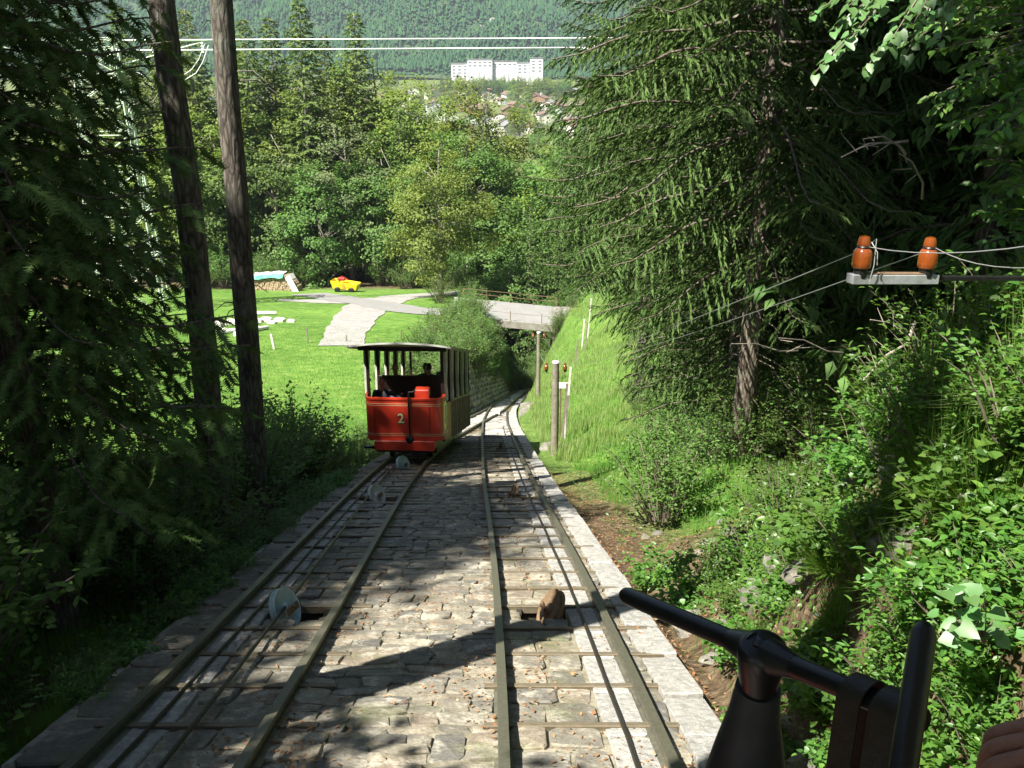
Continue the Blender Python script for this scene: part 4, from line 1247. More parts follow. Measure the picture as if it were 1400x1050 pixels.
# ---- shrubs
SH = [shrub(31, 1.2, .9, 26, 34,   .075, 'leafD'), shrub(32, .9, .8, 22, 34, .10, 'leafD', wr=.42), shrub(33, 1.6, 1.1, 30, 40, .09, 'leafA'),
      shrub(34, .55, .6, 22, 26, .075, 'leafD', HEART), shrub(35, 2.2, 1.4, 40, 52, .10, 'leafA'), shrub(36, .5, .45, 16, 20, .11, 'leafD', HEART, droop=.5)]
LT_SH = [('leafy_shrub', 'dark leafy shrub in the shade left of the track bed', 'shaded shrubs left of the track')]
sr = random.Random(90)
def put_shrub(k, x, y, s, label, group=None, name='leafy_shrub', z=None, cat='shrub'):
    leaf = {0: 'pointed-leaved', 1: 'narrow-leaved', 2: 'fine-leaved', 3: 'rounded-leaved', 4: 'tall fine-leaved', 5: 'low round-leaved'}[k]
    if name == 'herb':
        d_ = x - float(XR(y))
        label = ('small ' if s < .5 else 'larger ') + leaf + ' green herb ' + ('close to the kerb' if d_ < .9 else 'halfway up the right bank' if d_ < 2.2 else 'high on the right bank') + (' behind the lever' if y < 4.6 else ' below the insulators' if y < 7 else ' past the lever tip' if y < 9 else ' by the dirt patch')
    elif group and 'left of the track' in group:
        d_ = float(XL(y)) - x
        label = 'dark ' + leaf + ' shrub ' + ('at the left kerb' if d_ < 1.2 else 'set back left of the track') + (' in the lower left corner' if y < 8 else ' by the near spruce' if y < 12 else ' by the two bare trunks' if y < 17 else ' short of the red car')
    elif name == 'edge_plant':
        label = 'small dark ' + leaf + ' plant overhanging the left edge stones' + (' in the corner' if y < 8 else ' by the blue sheave' if y < 12 else ' nearer the red car')
    elif group and 'forest edge' in group:
        label = leaf + ' shrub at the forest edge ' + ('below the sunlit trunk' if y < 18 else 'between pole and sunlit trunk' if y < 24 else 'beyond the wooden pole')
    elif group and 'in the dark forest' in group:
        label = leaf + ' undergrowth shrub in the dark forest ' + ('near the insulators' if y < 17 else 'behind the sunlit trunk' if y < 24 else 'far back')
    return place(name, SH[k][0], SH[k][1], x, y, z=z, s=s, label=label, cat=cat, group=group, names=('stem', 'foliage'), rz=sr.random() * 6.28)
# left shade
cnt = 0
for i in range(90):
    y = 5.6 + sr.random() ** .8 * 17
    dl = .45 + sr.random() ** 1.3 * (5.5 if y < 16 else 2.6)
    if dl > 2.5 and y < 8: pass
    x = float(XL(y)) - dl
    k = sr.choice([0, 1, 2, 2, 4, 3]) if dl > 1.0 else sr.choice([3, 3, 1, 5])
    s = sr.uniform(.8, 1.2) * (1.0 if dl > 1.2 else .7)
    put_shrub(k, x, y, s, 'dark leafy shrub in the shade left of the track bed', 'shaded shrubs left of the track')
for i in range(60):
    y = 4.6 + sr.random() ** .8 * 15; dl = .0 + sr.random() * .5
    put_shrub(sr.choice([3, 5, 3, 1]), float(XL(y)) - dl, y, sr.uniform(.35, .6), 'small dark plant growing over the left edge of the track bed', 'plants overhanging the left edge', name='edge_plant', cat='plant')
for i in range(26):   # sunlit-and-shaded shrubs by the bed, level with the car
    y = sr.uniform(19, 33); dl = .5 + sr.random() ** 1.2 * 2.4
    put_shrub(sr.choice([0, 2, 3, 1]), float(XL(y)) - dl, y, sr.uniform(.6, .95), 'green shrub on the bank left of the red car', 'shrubs on the bank left of the red car')
# hedge on the left wall of the cutting
for i in range(80):
    y = sr.uniform(40, 78); dl = .7 + sr.random() * 3.2
    x = float(XL(y)) - dl
    if y < 47 and dl < 1.6 + (47 - y) * .1: continue
    z = min(Hs(x, y), float(Mz(y))) - .1
    put_shrub(sr.choice([2, 4, 4]), x, y, sr.uniform(.9, 1.3), 'dense bush on top of the stone wall left of the cutting', 'bushes above the cutting wall', name='bush', z=z)
for i in range(16):
    y = sr.uniform(66, 79); dl = .5 + sr.random() * 1.5
    put_shrub(4, float(XL(y)) - dl, y, sr.uniform(.8, 1.2), 'bush in the shade next to the bridge abutment', 'bushes beside the bridge', name='bush')
for i in range(14):
    y = sr.uniform(73, 79.0); dr = .4 + sr.random() * 3.2
    put_shrub(4, float(XR(y)) + dr, y, sr.uniform(.6, .9), 'bush growing round the right end of the bridge', 'bushes at the right end of the bridge', name='bush')
for i in range(22):
    y = sr.uniform(86, 108); x = sr.uniform(-8, 12)
    put_shrub(4, x, y, sr.uniform(1.2, 1.9), 'bush in the shade behind the bridge', 'bushes behind the bridge', name='bush')
for i in range(46):
    px = sr.uniform(230, 720)
    if 440 < px < 500: continue
    x, y = (px - 700) / F * 104, sr.uniform(107, 112)
    put_shrub(sr.choice([4, 4, 2]), x, y, sr.uniform(1.3, 2.3), 'low bush at the foot of the wood beyond the meadow', 'low bushes along the far edge of the meadow', name='bush')
# right side: forest edge undergrowth
for i in range(75):
    y = 13.5 + sr.random() * 20; dr = 1.5 + sr.random() * 3.6 + (1.0 if y > 24 else 0)
    x = float(XR(y)) + dr + (1.2 if y > 19 else 0)
    if abs(x - 4.1) < 1.0 and y < 16: continue
    put_shrub(sr.choice([0, 2, 4, 1]), x, y, sr.uniform(.6, .95), 'shrub at the forest edge between the wooden pole and the sunlit trunk', 'shrubs along the forest edge')
for i in range(95):
    y = 12 + sr.random() * 20; x = sr.uniform(5, 5 + y * .45)
    put_shrub(sr.choice([0, 2, 4, 1]), x, y, sr.uniform(.7, 1.1), 'undergrowth shrub in the dark forest', 'undergrowth in the dark forest', name='forest_bush')
# right side near: lit bank
near = [(0, 3.0, 9.2, .9, 'bright leafy shrub at the foot of the sunlit trunk, in front of the dark forest'), (1, 2.6, 8.6, .8, 'narrow-leaved bright shrub beside the dirt patch'),
        (0, 3.6, 8.6, 1.0, 'tall bright shrub on the bank right of the dirt patch'), (3, 2.0, 8.9, .9, 'low rounded-leaf plant nearest the kerb by the dirt patch'),
        (3, 1.75, 10.0, .8, 'low plant on the dirt near the kerb'), (0, 4.1, 8.0, .9, 'leafy shrub in the middle of the right bank'),
        (1, 3.3, 7.3, .7, 'shrub on the steep bank above the black lever'), (1, 3.9, 7.2, .8, 'shrub left of the large hanging grass tussock'),
        (0, 3.6, 6.2, .8, 'shrub above the hanging grass tussock'), (1, 3.3, 5.2, .8, 'leafy shrub on top of the near bank at the right edge'),
        (3, 2.2, 5.9, .8, 'low plant with rounded leaves below the grass tussocks'), (1, 1.9, 5.0, .6, 'compound-leaved plant just behind the black lever hub'),
        (3, 2.4, 4.4, .8, 'leafy plant right of the upright black rod'), (0, 2.7, 5.3, .6, 'bright plant behind the upright black rod'),
        (3, 1.9, 6.6, .7, 'low plant between the kerb and the mossy rocks'), (1, 2.8, 7.9, .7, 'shrub above the mossy rock bank')]
for k, x, y, s, lb in near: put_shrub(k, x, y, s, lb)
for i in range(120):
    y = sr.uniform(3.2, 12.5); dr = .7 + sr.random() ** 1.2 * 3.6
    x = float(XR(y)) + dr
    if 9.2 < y < 12 and dr < 1.7: continue
    put_shrub(sr.choice([0, 1, 3, 3, 5]), x, y, sr.uniform(.45, .75), 'small bright green herb on the steep right bank', 'herbs on the steep right bank', name='herb', cat='herb')
for i in range(90):
    y = sr.uniform(2.6, 5.6); dr = .12 + sr.random() * 1.7
    put_shrub(sr.choice([3, 3, 5, 1]), float(XR(y)) + dr, y, sr.uniform(.4, .65), 'small bright green herb on the steep right bank', 'herbs on the steep right bank', name='herb', cat='herb')
# large-leaved plant right of the rod
spray('large_leaved_plant', P(1345, 880, 3.3), [P(px, py, 3.3 + rr.uniform(-.2, .25)) for px, py in [(1285, 806), (1300, 800), (1322, 812), (1345, 806), (1290, 838), (1330, 850), (1362, 838), (1312, 872), (1350, 868), (1385, 858), (1305, 850)]],
      .075, 4, 'leafM', HEART, 'plant with large pale green leaves right of the upright black rod', 401, objs=40, cat='plant', r0=.005, wr=.9)
# grass tussocks
TU = [tuft(51, 520, .55, 1.7, .006, 'grass', (-.9, -.5)), tuft(52, 380, .42, 1.4, .006, 'grass', (-.6, -.3)), tuft(53, 340, .55, 1.8, .006, 'drygrass', (-1.0, -.5))]
def tus(i, x, y, s, label, z=None):
    t = obj('grass_tussock', TU[i], None, None, label=label, cat='grass tussock')
    t.location = (x, y, (Hs(x, y) if z is None else z)); t.scale = (s, s, s); t.rotation_euler = (0, 0, sr.uniform(-.5, .5))
for a in [(0, 2.75, 6.0, 1.25, 'large hanging green grass tussock on the bank above the black lever'), (1, 2.35, 6.9, 1.2, 'grass tussock left of the largest hanging one'),
          (1, 2.15, 5.6, 1.2, 'grass tussock hanging over the rocks behind the lever'), (2, 3.3, 5.5, 1.0, 'pale dry grass tussock near the right edge, halfway up'),
          (2, 3.1, 4.9, .95, 'pale dry grass at the right edge under the insulators'), (0, 3.5, 6.6, .9, 'green grass tussock high on the right bank'),
          (1, 2.0, 6.5, .8, 'short grass tussock near the kerb behind the lever'), (1, 2.8, 4.6, .8, 'grass at the lower right corner'),
          (1, -3.75, 5.9, .9, 'bright-tipped grass tuft at the lower left corner'), (1, -4.1, 5.4, 1.0, 'grass tuft at the left edge of the photo bottom'),
          (0, -3.6, 5.1, .8, 'long grass in the lower left corner next to the track edge'), (1, -3.3, 5.6, .6, 'short grass tuft beside the left track edge'),
          (0, -4.3, 6.3, .8, 'long grass below the dark shrubs at the left')]:
    tus(*a)

for (px, py, i, s_, lb) in [(1290, 640, 0, 1.0, 'large arching grass tussock halfway up the right bank'), (1335, 690, 0, 1.1, 'arching grass tussock nearest the right edge'), (1235, 690, 1, 1.0, 'green tussock left of the large arching ones'), (1180, 760, 1, 1.0, 'grass tussock above the black lever hub'),
                      (1250, 800, 0, .8, 'hanging tussock above the upright black rod'), (1345, 500, 2, 1.1, 'pale dry arching grass below the insulator arm'), (1385, 540, 2, 1.1, 'pale dry grass at the right edge below the arm'), (1140, 850, 1, .8, 'small tussock right behind the lever')]:
    q = P(px, py + 30)
    tus(i, q.x, q.y, s_, lb, z=q.z + .16)
# meadow turf, embankment grass
def scatter_grass(name, xs, ys, L, w, mat, label, zoff=0):
    n = len(xs); a = rng.random(n) * 6.28; e = rng.random(n) * .55
    D = np.stack([np.cos(a) * e, np.sin(a) * e, np.ones(n)], -1)
    Nn = np.stack([-np.cos(a), -np.sin(a), e], -1)
    V, Fs = replicate(BLADE[0], BLADE[1], D, -Nn, L * rng.uniform(.5, 1.25, n), w * rng.uniform(.8, 1.3, n), np.stack([xs, ys, H(xs, ys) - .02], -1))
    o = obj(name, mesh(name, V, Fs), M_[mat]); tag(o, label, 'grass', kind='stuff')
n = 52000
yy = 24 + rng.random(n) ** 1.0 * 60; dr = .55 + rng.random(n) ** 1.1 * (2.2 + (yy - 22) * .16)
xx = XR(yy) + dr
k = (np.sin(xx * 1.3 + yy * .7) + np.sin(yy * 2.1) * .5 + rng.normal(0, .8, n)) > -1.2
scatter_grass('bank_grass', xx[k], yy[k], .32, .02, 'drygrass', 'long pale sunlit grass covering the bank right of the track')
n = 22000
yy = 12 + rng.random(n) * 24; dr = .6 + rng.random(n) ** 1.1 * 3.4
k = (dr > 1.0 + .8 * (yy < 16)); xx = XR(yy) + dr
scatter_grass('verge_grass', xx[k], yy[k], .22, .014, 'grass', 'short green grass on the verge between the kerb and the forest edge')
n = 60000
yy = 26 + rng.random(n) ** 1.4 * 45; xx = XL(yy) - .6 - rng.random(n) * (4 + yy * .36)
scatter_grass('meadow_grass', xx, yy, .13, .022, 'grass', 'bright mown grass of the meadow left of the track')
n = 9000
yy = 5 + rng.random(n) * 10; xx = XL(yy) - .35 - rng.random(n) * 2.2
scatter_grass('shade_grass', xx, yy, .2, .01, 'grass', 'short grass in the shade along the left edge of the bed')
n = 9000
yy = 3.5 + rng.random(n) * 9; dr = .25 + rng.random(n) * 3; k = rng.random(n) < np.clip(dr - .1, 0, 1) * (1 - .7 * ((yy > 8.8) & (dr < 1.6)))
scatter_grass('bank_herbs_grass', (XR(yy) + dr)[k], yy[k], .17, .008, 'grass', 'thin grass growing on the steep right bank')
# ground cover leaves on the right bank and forest floor
n = 9000
yy = 3.5 + rng.random(n) ** 1.2 * 26; dr = .5 + rng.random(n) * 5
k = (np.sin(dr * 2.3 + yy) + np.sin(yy * 1.9 - dr * 1.1) + rng.normal(0, .7, n)) > .1 - .5 * (yy > 13)
k &= ~((yy > 8.6) & (yy < 12.5) & (dr < 1.6))
xx, yy = (XR(yy) + dr)[k], yy[k]; n = len(xx)
V, Fs = replicate(LEAF[0], LEAF[1], np.stack([rng.normal(size=n), rng.normal(size=n), rng.normal(0, .25, n)], -1), np.stack([rng.normal(0, .4, n) - .2, rng.normal(0, .4, n) - .3, np.ones(n)], -1), rng.uniform(.04, .09, n), rng.uniform(.03, .06, n), np.stack([xx, yy, H(xx, yy) + rng.uniform(.01, .14, n)], -1))
tag(obj('ground_cover', mesh('ground_cover', V, Fs), M_['leafD']), 'low leafy ground cover on the right bank and forest edge', 'ground cover', kind='stuff')
n = 5000
yy = 3.5 + rng.random(n) ** 1.2 * 18; dr = .1 + rng.random(n) ** 1.3 * 3
xx = XR(yy) + dr
V, Fs = replicate(LV, LF, np.stack([rng.normal(size=n), rng.normal(size=n), rng.normal(0, .15, n)], -1), np.stack([rng.normal(0, .25, n), rng.normal(0, .25, n) + .3, np.ones(n)], -1), rng.uniform(.025, .06, n), rng.uniform(.015, .035, n), np.stack([xx, yy, H(xx, yy) + .012], -1))
tag(obj('leaf_litter', mesh('leaf_litter', V, Fs), M_['litter']), 'dry brown leaves lying on the dirt at the foot of the right bank', 'leaf litter', kind='stuff')
n = 16000
yy = 3.3 + rng.random(n) * 7; dr = .45 + rng.random(n) * 3.8
k = (np.sin(dr * 4.3 + yy * 2) + np.sin(yy * 3.9 - dr * 2.1) + rng.normal(0, .7, n)) > -.5
xx, yy = (XR(yy) + dr)[k], yy[k]; n = len(xx)
V, Fs = replicate(LEAF[0], LEAF[1], np.stack([rng.normal(size=n) - .5, rng.normal(size=n) - .3, rng.normal(0, .3, n)], -1), np.stack([rng.normal(0, .4, n) - .5, rng.normal(0, .4, n) - .4, np.ones(n)], -1), rng.uniform(.025, .07, n), rng.uniform(.02, .05, n), np.stack([xx, yy, H(xx, yy) + rng.uniform(.01, .16, n)], -1))
tag(obj('ground_cover', mesh('ground_cover', V, Fs), M_['leafD']), 'dense small-leaved herbs clothing the steep near part of the right bank', 'ground cover', kind='stuff')
# rocks in the right bank
rk = random.Random(5)
rm = []
for v in range(4):
    V = []; Fs = []
    bm = bpy.data.meshes.new('rock')
    import bmesh
    b = bmesh.new(); bmesh.ops.create_icosphere(b, subdivisions=2, radius=1)
    for vv in b.verts:
        s = 1 + .28 * sin(vv.co.x * 3.1 + v) * cos(vv.co.y * 2.7 + v * 2) + rk.uniform(-.1, .1)
        vv.co = Vector((vv.co.x * 1.25, vv.co.y * .9, vv.co.z * .6)) * s
    b.to_mesh(bm); b.free(); bm.materials.append(M_['mossrock']); rm.append(bm)
def rock(x, y, s, label, z=None, group=None, m=None):
    o = obj('rock', m or rk.choice(rm), None, None, label=label, cat='rock', group=group)
    o.location = (x, y, Hs(x, y) if z is None else z); o.scale = (s, s, s); o.rotation_euler = (rk.uniform(-.4, .4), rk.uniform(-.4, .4), rk.random() * 6)
for i in range(34):
    y = rk.uniform(4.0, 9.2); dr = rk.uniform(.35, 1.6)
    rock(float(XR(y)) + dr, y, rk.uniform(.07, .19), 'mossy rock showing in the steep right bank behind the black lever', group='mossy rocks in the right bank')
for i in range(10):
    y = rk.uniform(9, 14); rock(float(XR(y)) + rk.uniform(.3, 1.8), y, rk.uniform(.05, .1), 'small stone on the dirt beside the kerb', group='small stones on the dirt')
p_ = P(752, 616); rock(p_.x, p_.y, .33, 'grey boulder at the foot of the wooden pole')
rock(float(XR(41)) + .5, 41, .5, 'boulder in the grass beside the points')
# dead twigs in the dark forest
for (a, b_, d) in [((1190, 437), (1253, 465), 8.0), ((1065, 462), (1130, 480), 11.0), ((1180, 190), (1230, 200), 9.0), ((1150, 215), (1222, 195), 9.2), ((1230, 210), (1262, 250), 9.0), ((1000, 470), (1065, 480), 13.0), ((1180, 520), (1240, 470), 7.5)]:
    A = P(a[0], a[1], d); B = P(b_[0], b_[1], d + .5)
    mb = MB(); mid = (A + B) / 2 + Vector((0, 0, .06)); mb.tube([A, mid, B, B + (B - A) * .5 + Vector((.1, .5, -.1))], [.005, .008, .012, .016], 5)
    for q in range(3):
        c = A.lerp(B, .3 + .2 * q); mb.tube([c, c + Vector((rr.uniform(-.2, 0), .05, rr.uniform(-.15, .2)))], [.005, .002], 4)
    mb.build('dead_branch', M_['deadwood'], None, True, label='bare pale dead branch catching the sun in front of the dark forest', cat='branch', group='dead branches in the dark forest')

# ---------------------------------------------------------------- people
def skin(name, verts, edges, rad, mat, parent=None, sub=2, root=0):
    me = bpy.data.meshes.new(name); me.from_pydata([tuple(v) for v in verts], edges, [])
    o = bpy.data.objects.new(name, me); COL.objects.link(o)
    sk = o.modifiers.new('s', 'SKIN'); sk.use_smooth_shade = True
    ss = o.modifiers.new('u', 'SUBSURF'); ss.levels = sub
    for i, d in enumerate(me.skin_vertices[0].data):
        r = rad[i]; d.radius = (r, r) if not hasattr(r, '__len__') else r
        d.use_root = (i == root)
    dg = bpy.context.evaluated_depsgraph_get()
    m2 = bpy.data.meshes.new_from_object(o.evaluated_get(dg))
    bpy.data.objects.remove(o); bpy.data.meshes.remove(me)
    m2.materials.clear()
    return obj(name, m2, mat, parent)

def ellip(c, s, mat_n, name, parent, cut=None, M=None):
    import bmesh
    b = bmesh.new(); bmesh.ops.create_icosphere(b, subdivisions=3, radius=1)
    if cut: bmesh.ops.delete(b, geom=[v for v in b.verts if cut(v.co)], context='VERTS')
    R = M or Matrix.Identity(3)
    for v in b.verts: v.co = R @ Vector((v.co.x * s[0], v.co.y * s[1], v.co.z * s[2])) + Vector(c)
    me = bpy.data.meshes.new(name); b.to_mesh(me); b.free(); me.polygons.foreach_set('use_smooth', [True] * len(me.polygons))
    return obj(name, me, M_[mat_n], parent)

def head(parent, c, hair, face=(0, -1)):
    """head with brow, nose, mouth, ears; face = direction looked at"""
    f = Vector((face[0], face[1], 0)).normalized(); sdv = Vector((-f.y, f.x, 0)); up = Vector((0, 0, 1))
    Mx = Matrix((sdv, f, up)).transposed()
    mb = MB()
    prof = [(.0001, -.125), (.03, -.12), (.052, -.10), (.066, -.06), (.073, 0), (.076, .04), (.068, .085), (.045, .115), (.0001, .128)]
    mb.lathe(prof, (0, 0, 0), None, 16)
    V = []
    for v in mb.v:
        x, y, z = v; y *= 1.18
        if y > 0: y += .006 * (z < -.03)
        V.append(Mx @ Vector((x, y, z)) + Vector(c))
    h = MB(); h.add(V, mb.f)
    for (a, b_, r_) in (((0, .078, .02), (0, .106, -.022), .011), ((-.03, .078, -.062), (.03, .078, -.062), .007), ((-.076, .0, .01), (-.083, -.012, -.03), .014), ((.076, .0, .01), (.083, -.012, -.03), .014)):
        h.tube([Mx @ Vector(a) + Vector(c), Mx @ Vector(b_) + Vector(c)], r_, 6)
    ho = h.build('head', M_['skin'], parent, True)
    for sx in (-1, 1): ellip(Mx @ Vector((sx * .03, .083, .008)) + Vector(c), (.008, .006, .006), 'hair', 'eye', ho)
    ellip(Vector(c) + Mx @ Vector((0, -.014, .022)), (.084, .1, .116), hair, 'hair', parent, cut=lambda v: (v.y > .35 and v.z < .35) or v.z < -.55, M=Mx)

def seated(x, y, zseat, cloth, hair, label, face=(0, -1), arms=None, lean=0.0):
    """seated person: one continuous clothed body, head, hands; face direction horizontally"""
    f = Vector((face[0], face[1], 0)).normalized(); s = Vector((-f.y, f.x, 0))
    t = empty('person', (x, y, zseat), 0, label=label, cat='person')
    def L(a, b, c): return f * a + s * b + Vector((0, 0, c))
    v = [L(0, 0, .08), L(.02 + lean * .4, 0, .27), L(.03 + lean * .8, 0, .45), L(.03 + lean, 0, .55)]
    e = [(0, 1), (1, 2), (2, 3)]; rad = [(.16, .12), (.14, .11), (.17, .11), (.06, .06)]
    hands = []
    for sg in (-1, 1):
        ai = (arms or {}).get(sg)
        sh = L(.03 + lean * .8, sg * .19, .47)
        el = L(.10 + lean, sg * .25, .22) if not ai else L(*ai[0]); ha = L(.30, sg * .14, .14) if not ai else L(*ai[1])
        b = len(v); v += [sh, el, ha]; e += [(2, b), (b, b + 1), (b + 1, b + 2)]; rad += [.065, .048, .036]
        hands.append((el, ha))
        kn = L(.44, sg * .12, .08); an = L(.46, sg * .12, -.36); to = L(.6, sg * .12, -.41)
        b = len(v); v += [L(.05, sg * .1, .05), kn, an, to]; e += [(0, b), (b, b + 1), (b + 1, b + 2), (b + 2, b + 3)]; rad += [.09, .065, .045, .035]
    skin('body', v, e, rad, M_[cloth], t, 1)
    MB().tube([L(.03 + lean, 0, .53), L(.045 + lean, 0, .63)], .052, 8).build('neck', M_['skin'], t, True)
    head(t, L(.05 + lean, 0, .73), hair, face)
    for el, ha in hands:
        d = (ha - el).normalized()
        hv = [ha - d * .02, ha + d * .07]; he = [(0, 1)]; hr = [.028, (.036, .02)]
        o = d.cross(Vector((0, 0, 1))).normalized()
        for k in range(4):
            b = len(hv); base = ha + d * .075 + o * (.03 - .02 * k)
            hv += [base, base + d * .035 + Vector((0, 0, -.008)), base + d * .05 + Vector((0, 0, -.03))]; he += [(1, b), (b, b + 1), (b + 1, b + 2)]; hr += [.009, .008, .007]
        b = len(hv); hv += [ha + d * .03 + o * .04, ha + d * .07 + o * .055]; he += [(1, b), (b, b + 1)]; hr += [.01, .009]
        skin('hand', hv, he, hr, M_['skin'], t, 1)
    return t

# ---------------------------------------------------------------- red funicular car no. 2
CY = 21.25
CX, CZ = float(LC(CY)), PZ(CY)
car = empty('funicular_car', (CX, CY, CZ), -.045, label='red open-sided funicular car numbered 2 with canvas roof and gathered curtains, carrying passengers', cat='funicular car')
zs = lambda y: -S * y
LEN = 7.1
def upath(hw, y1, r_, n=7, y0=0.0):
    P_ = [(-hw, y1)]
    for i in range(n + 1):
        a = pi + (pi / 2) * i / n; P_.append((-hw + r_ + r_ * cos(a), y0 + r_ + r_ * sin(a)))
    for i in range(n + 1):
        a = 1.5 * pi + (pi / 2) * i / n; P_.append((hw - r_ + r_ * cos(a), y0 + r_ + r_ * sin(a)))
    P_.append((hw, y1)); return P_
def wallpath(P_, z0, z1, th, parent, name, mat):
    V = []; Fs = []
    for (x, y), (x2, y2) in zip(P_, P_):
        pass
    n = len(P_); c = Vector((0, 1.0))
    for i, (x, y) in enumerate(P_):
        a = Vector(P_[max(i - 1, 0)]); b = Vector(P_[min(i + 1, n - 1)]); t = (b - a).normalized(); nn = Vector((t.y, -t.x))
        xi, yi = x - nn.x * th, y - nn.y * th
        V += [(x, y, z0), (x, y, z1), (xi, yi, z1), (xi, yi, z0)]
    for i in range(n - 1):
        for k in range(4):
            a = i * 4 + k; b = i * 4 + (k + 1) % 4; Fs.append((a, a + 4, b + 4, b))
    Fs.append((0, 1, 2, 3)); Fs.append(tuple(len(V) - 4 + k for k in (3, 2, 1, 0)))
    return MB().add(V, Fs).build(name, mat, parent, True)
HW = .95
UP = upath(HW, .62, .2)
ep = wallpath(UP, .56, 1.60, .04, car, 'end_panel', M_['red'])
UPo = upath(HW + .022, .62, .22, y0=-.022)
wallpath(UPo, 1.585, 1.63, .07, ep, 'top_rim', M_['red'])
wallpath(UPo, .54, .585, .05, ep, 'bottom_rim', M_['red'])
UPl = upath(HW + .004, .6, .204, y0=-.004)
for z in (1.475, 1.43, .70, .655): wallpath(UPl, z, z + .014, .006, ep, 'gold_line', M_['gold'])
for x in (-.72, .62): MB().box((x, -.006, 1.06), (.01, .008, .72)).build('panel_seam', M_['black'], ep)
cu = bpy.data.curves.new('number', 'FONT'); cu.body = '2'; cu.size = .34; cu.extrude = .006; cu.offset = .006; cu.align_x = 'CENTER'; cu.align_y = 'CENTER'
to = bpy.data.objects.new('n', cu); COL.objects.link(to)
tm = bpy.data.meshes.new_from_object(to.evaluated_get(bpy.context.evaluated_depsgraph_get())); bpy.data.objects.remove(to)
tm.materials.clear()
no = obj('number', tm, M_['cream'], ep); no.location = (-.08, -.012, 1.10); no.rotation_euler = (pi / 2, 0, 0)
cu2 = bpy.data.curves.new('number', 'FONT'); cu2.body = '2'; cu2.size = .36; cu2.extrude = .003; cu2.offset = .016; cu2.align_x = 'CENTER'; cu2.align_y = 'CENTER'
to = bpy.data.objects.new('n', cu2); COL.objects.link(to)
tm = bpy.data.meshes.new_from_object(to.evaluated_get(bpy.context.evaluated_depsgraph_get())); bpy.data.objects.remove(to); tm.materials.clear()
no = obj('number_shadow', tm, M_['black'], ep); no.location = (-.075, -.006, 1.095); no.rotation_euler = (pi / 2, 0, 0)
MB().box((.0, .12, .44), (1.46, .5, .26), None, .02).build('skirt', M_['red'], car)
MB().tube([(.13, -.05, 1.75), (.13, -.05, .62)], .022, 8).box((.13, -.05, 1.3), (.045, .04, .5)).build('brake_rod', M_['black'], car, True)
hb = MB().tube([(.13, -.05, 1.75), (.13, -.02, 1.80), (.22, -.02, 1.80), (.3, -.02, 1.85)], .016, 8).build('crank_handle', M_['black'], car, True)
bf = MB().lathe([(.05, -.12), (.05, 0), (.1, 0.02), (.11, .06), (.08, .09), (.0001, .1)], (.13, -.04, .58), Matrix.Rotation(pi / 2, 3, 'X'), 14).build('coupling', M_['black'], car, True)
MB().box((.13, -.02, .42), (.1, .08, .3), None, .02).build('draw_bar', M_['black'], car)
cb = MB().box((.42, .28, 1.68), (.34, .26, .22), None, .02).build('control_box', M_['red'], car)
# frame, wheels
mb = MB()
for sx in (-1, 1):
    V = []
    for (y, o) in ((.35, .18), (.35, .44), (LEN, .44), (LEN, .18)):
        for dx in (-.05, .05): V.append((sx * .62 + dx, y, zs(y) + o))
    mb.add(V, [(0, 2, 4, 6), (1, 7, 5, 3), (0, 1, 3, 2), (2, 3, 5, 4), (4, 5, 7, 6), (6, 7, 1, 0)])
for y in (.4, 2.5, 4.6, LEN - .1): mb.box((0, y, zs(y) + .3), (1.3, .1, .2))
mb.box((0, .2, .2), (1.5, .1, .1)); mb.box((-.9, .2, .25), (.3, .06, .05))
mb.build('underframe', M_['black'], car)
for y in (1.0, LEN - 1.0):
    for sx in (-1, 1):
        MB().lathe([(.02, -.06), (.25, -.06), (.28, -.05), (.28, -.03), (.24, -.025), (.24, .04), (.05, .05), (.0001, .07)], (sx * .5, y, zs(y) + .25), Matrix.Rotation(sx * pi / 2, 3, 'Y'), 18).build('wheel', M_['black'], car, True)
# floors, benches, side panels, posts, curtains, roof
NC = 5; CL = (LEN - .35) / NC
def slopebox(mb, x0, x1, y0, y1, o0, o1):
    V = [(x, y, zs(y) + o) for y in (y0, y1) for x in (x0, x1) for o in (o0, o1)]
    return mb.add(V, [(0, 1, 3, 2), (4, 6, 7, 5), (0, 2, 6, 4), (1, 5, 7, 3), (0, 4, 5, 1), (2, 3, 7, 6)])
mb = MB()
for k in range(NC):
    y0 = .3 + k * CL; zf = zs(y0 + CL / 2) + 1.05
    mb.box((0, y0 + CL / 2, zf), (1.84, CL - .01, .05)); mb.box((0, y0 + CL, zf - .2), (1.84, .04, .5))
mb.build('floor', M_['darkwood'], car)
for k in range(NC):
    y0 = .3 + k * CL; zf = zs(y0 + CL / 2) + 1.05
    if k: 
        MB().box((0, y0 + .18, zf + .42), (1.7, .4, .05), None, .01).box((0, y0 + .02, zf + .72), (1.76, .04, .66), None, .01).box((0, y0 + .2, zf + .2), (1.6, .04, .4)).build('bench', M_['darkwood'], car)
MB().box((0, .3 + CL, 1.12), (1.78, .05, 1.0), None, .01).box((-.1, .3 + CL - .03, 1.35), (.42, .02, .5), None, .005).build('bulkhead', M_['darkwood'], car)
def post(x, y, o0=.5, o1=2.9, w=.07): return MB().box((x, y, zs(y) + (o0 + o1) / 2), (w, w, o1 - o0), None, .008)
for k in range(NC + 1):
    y = .36 + k * CL * .985
    for sx in (-1, 1):
        post(sx * .9, y).build('post', M_['darkwood'], car)
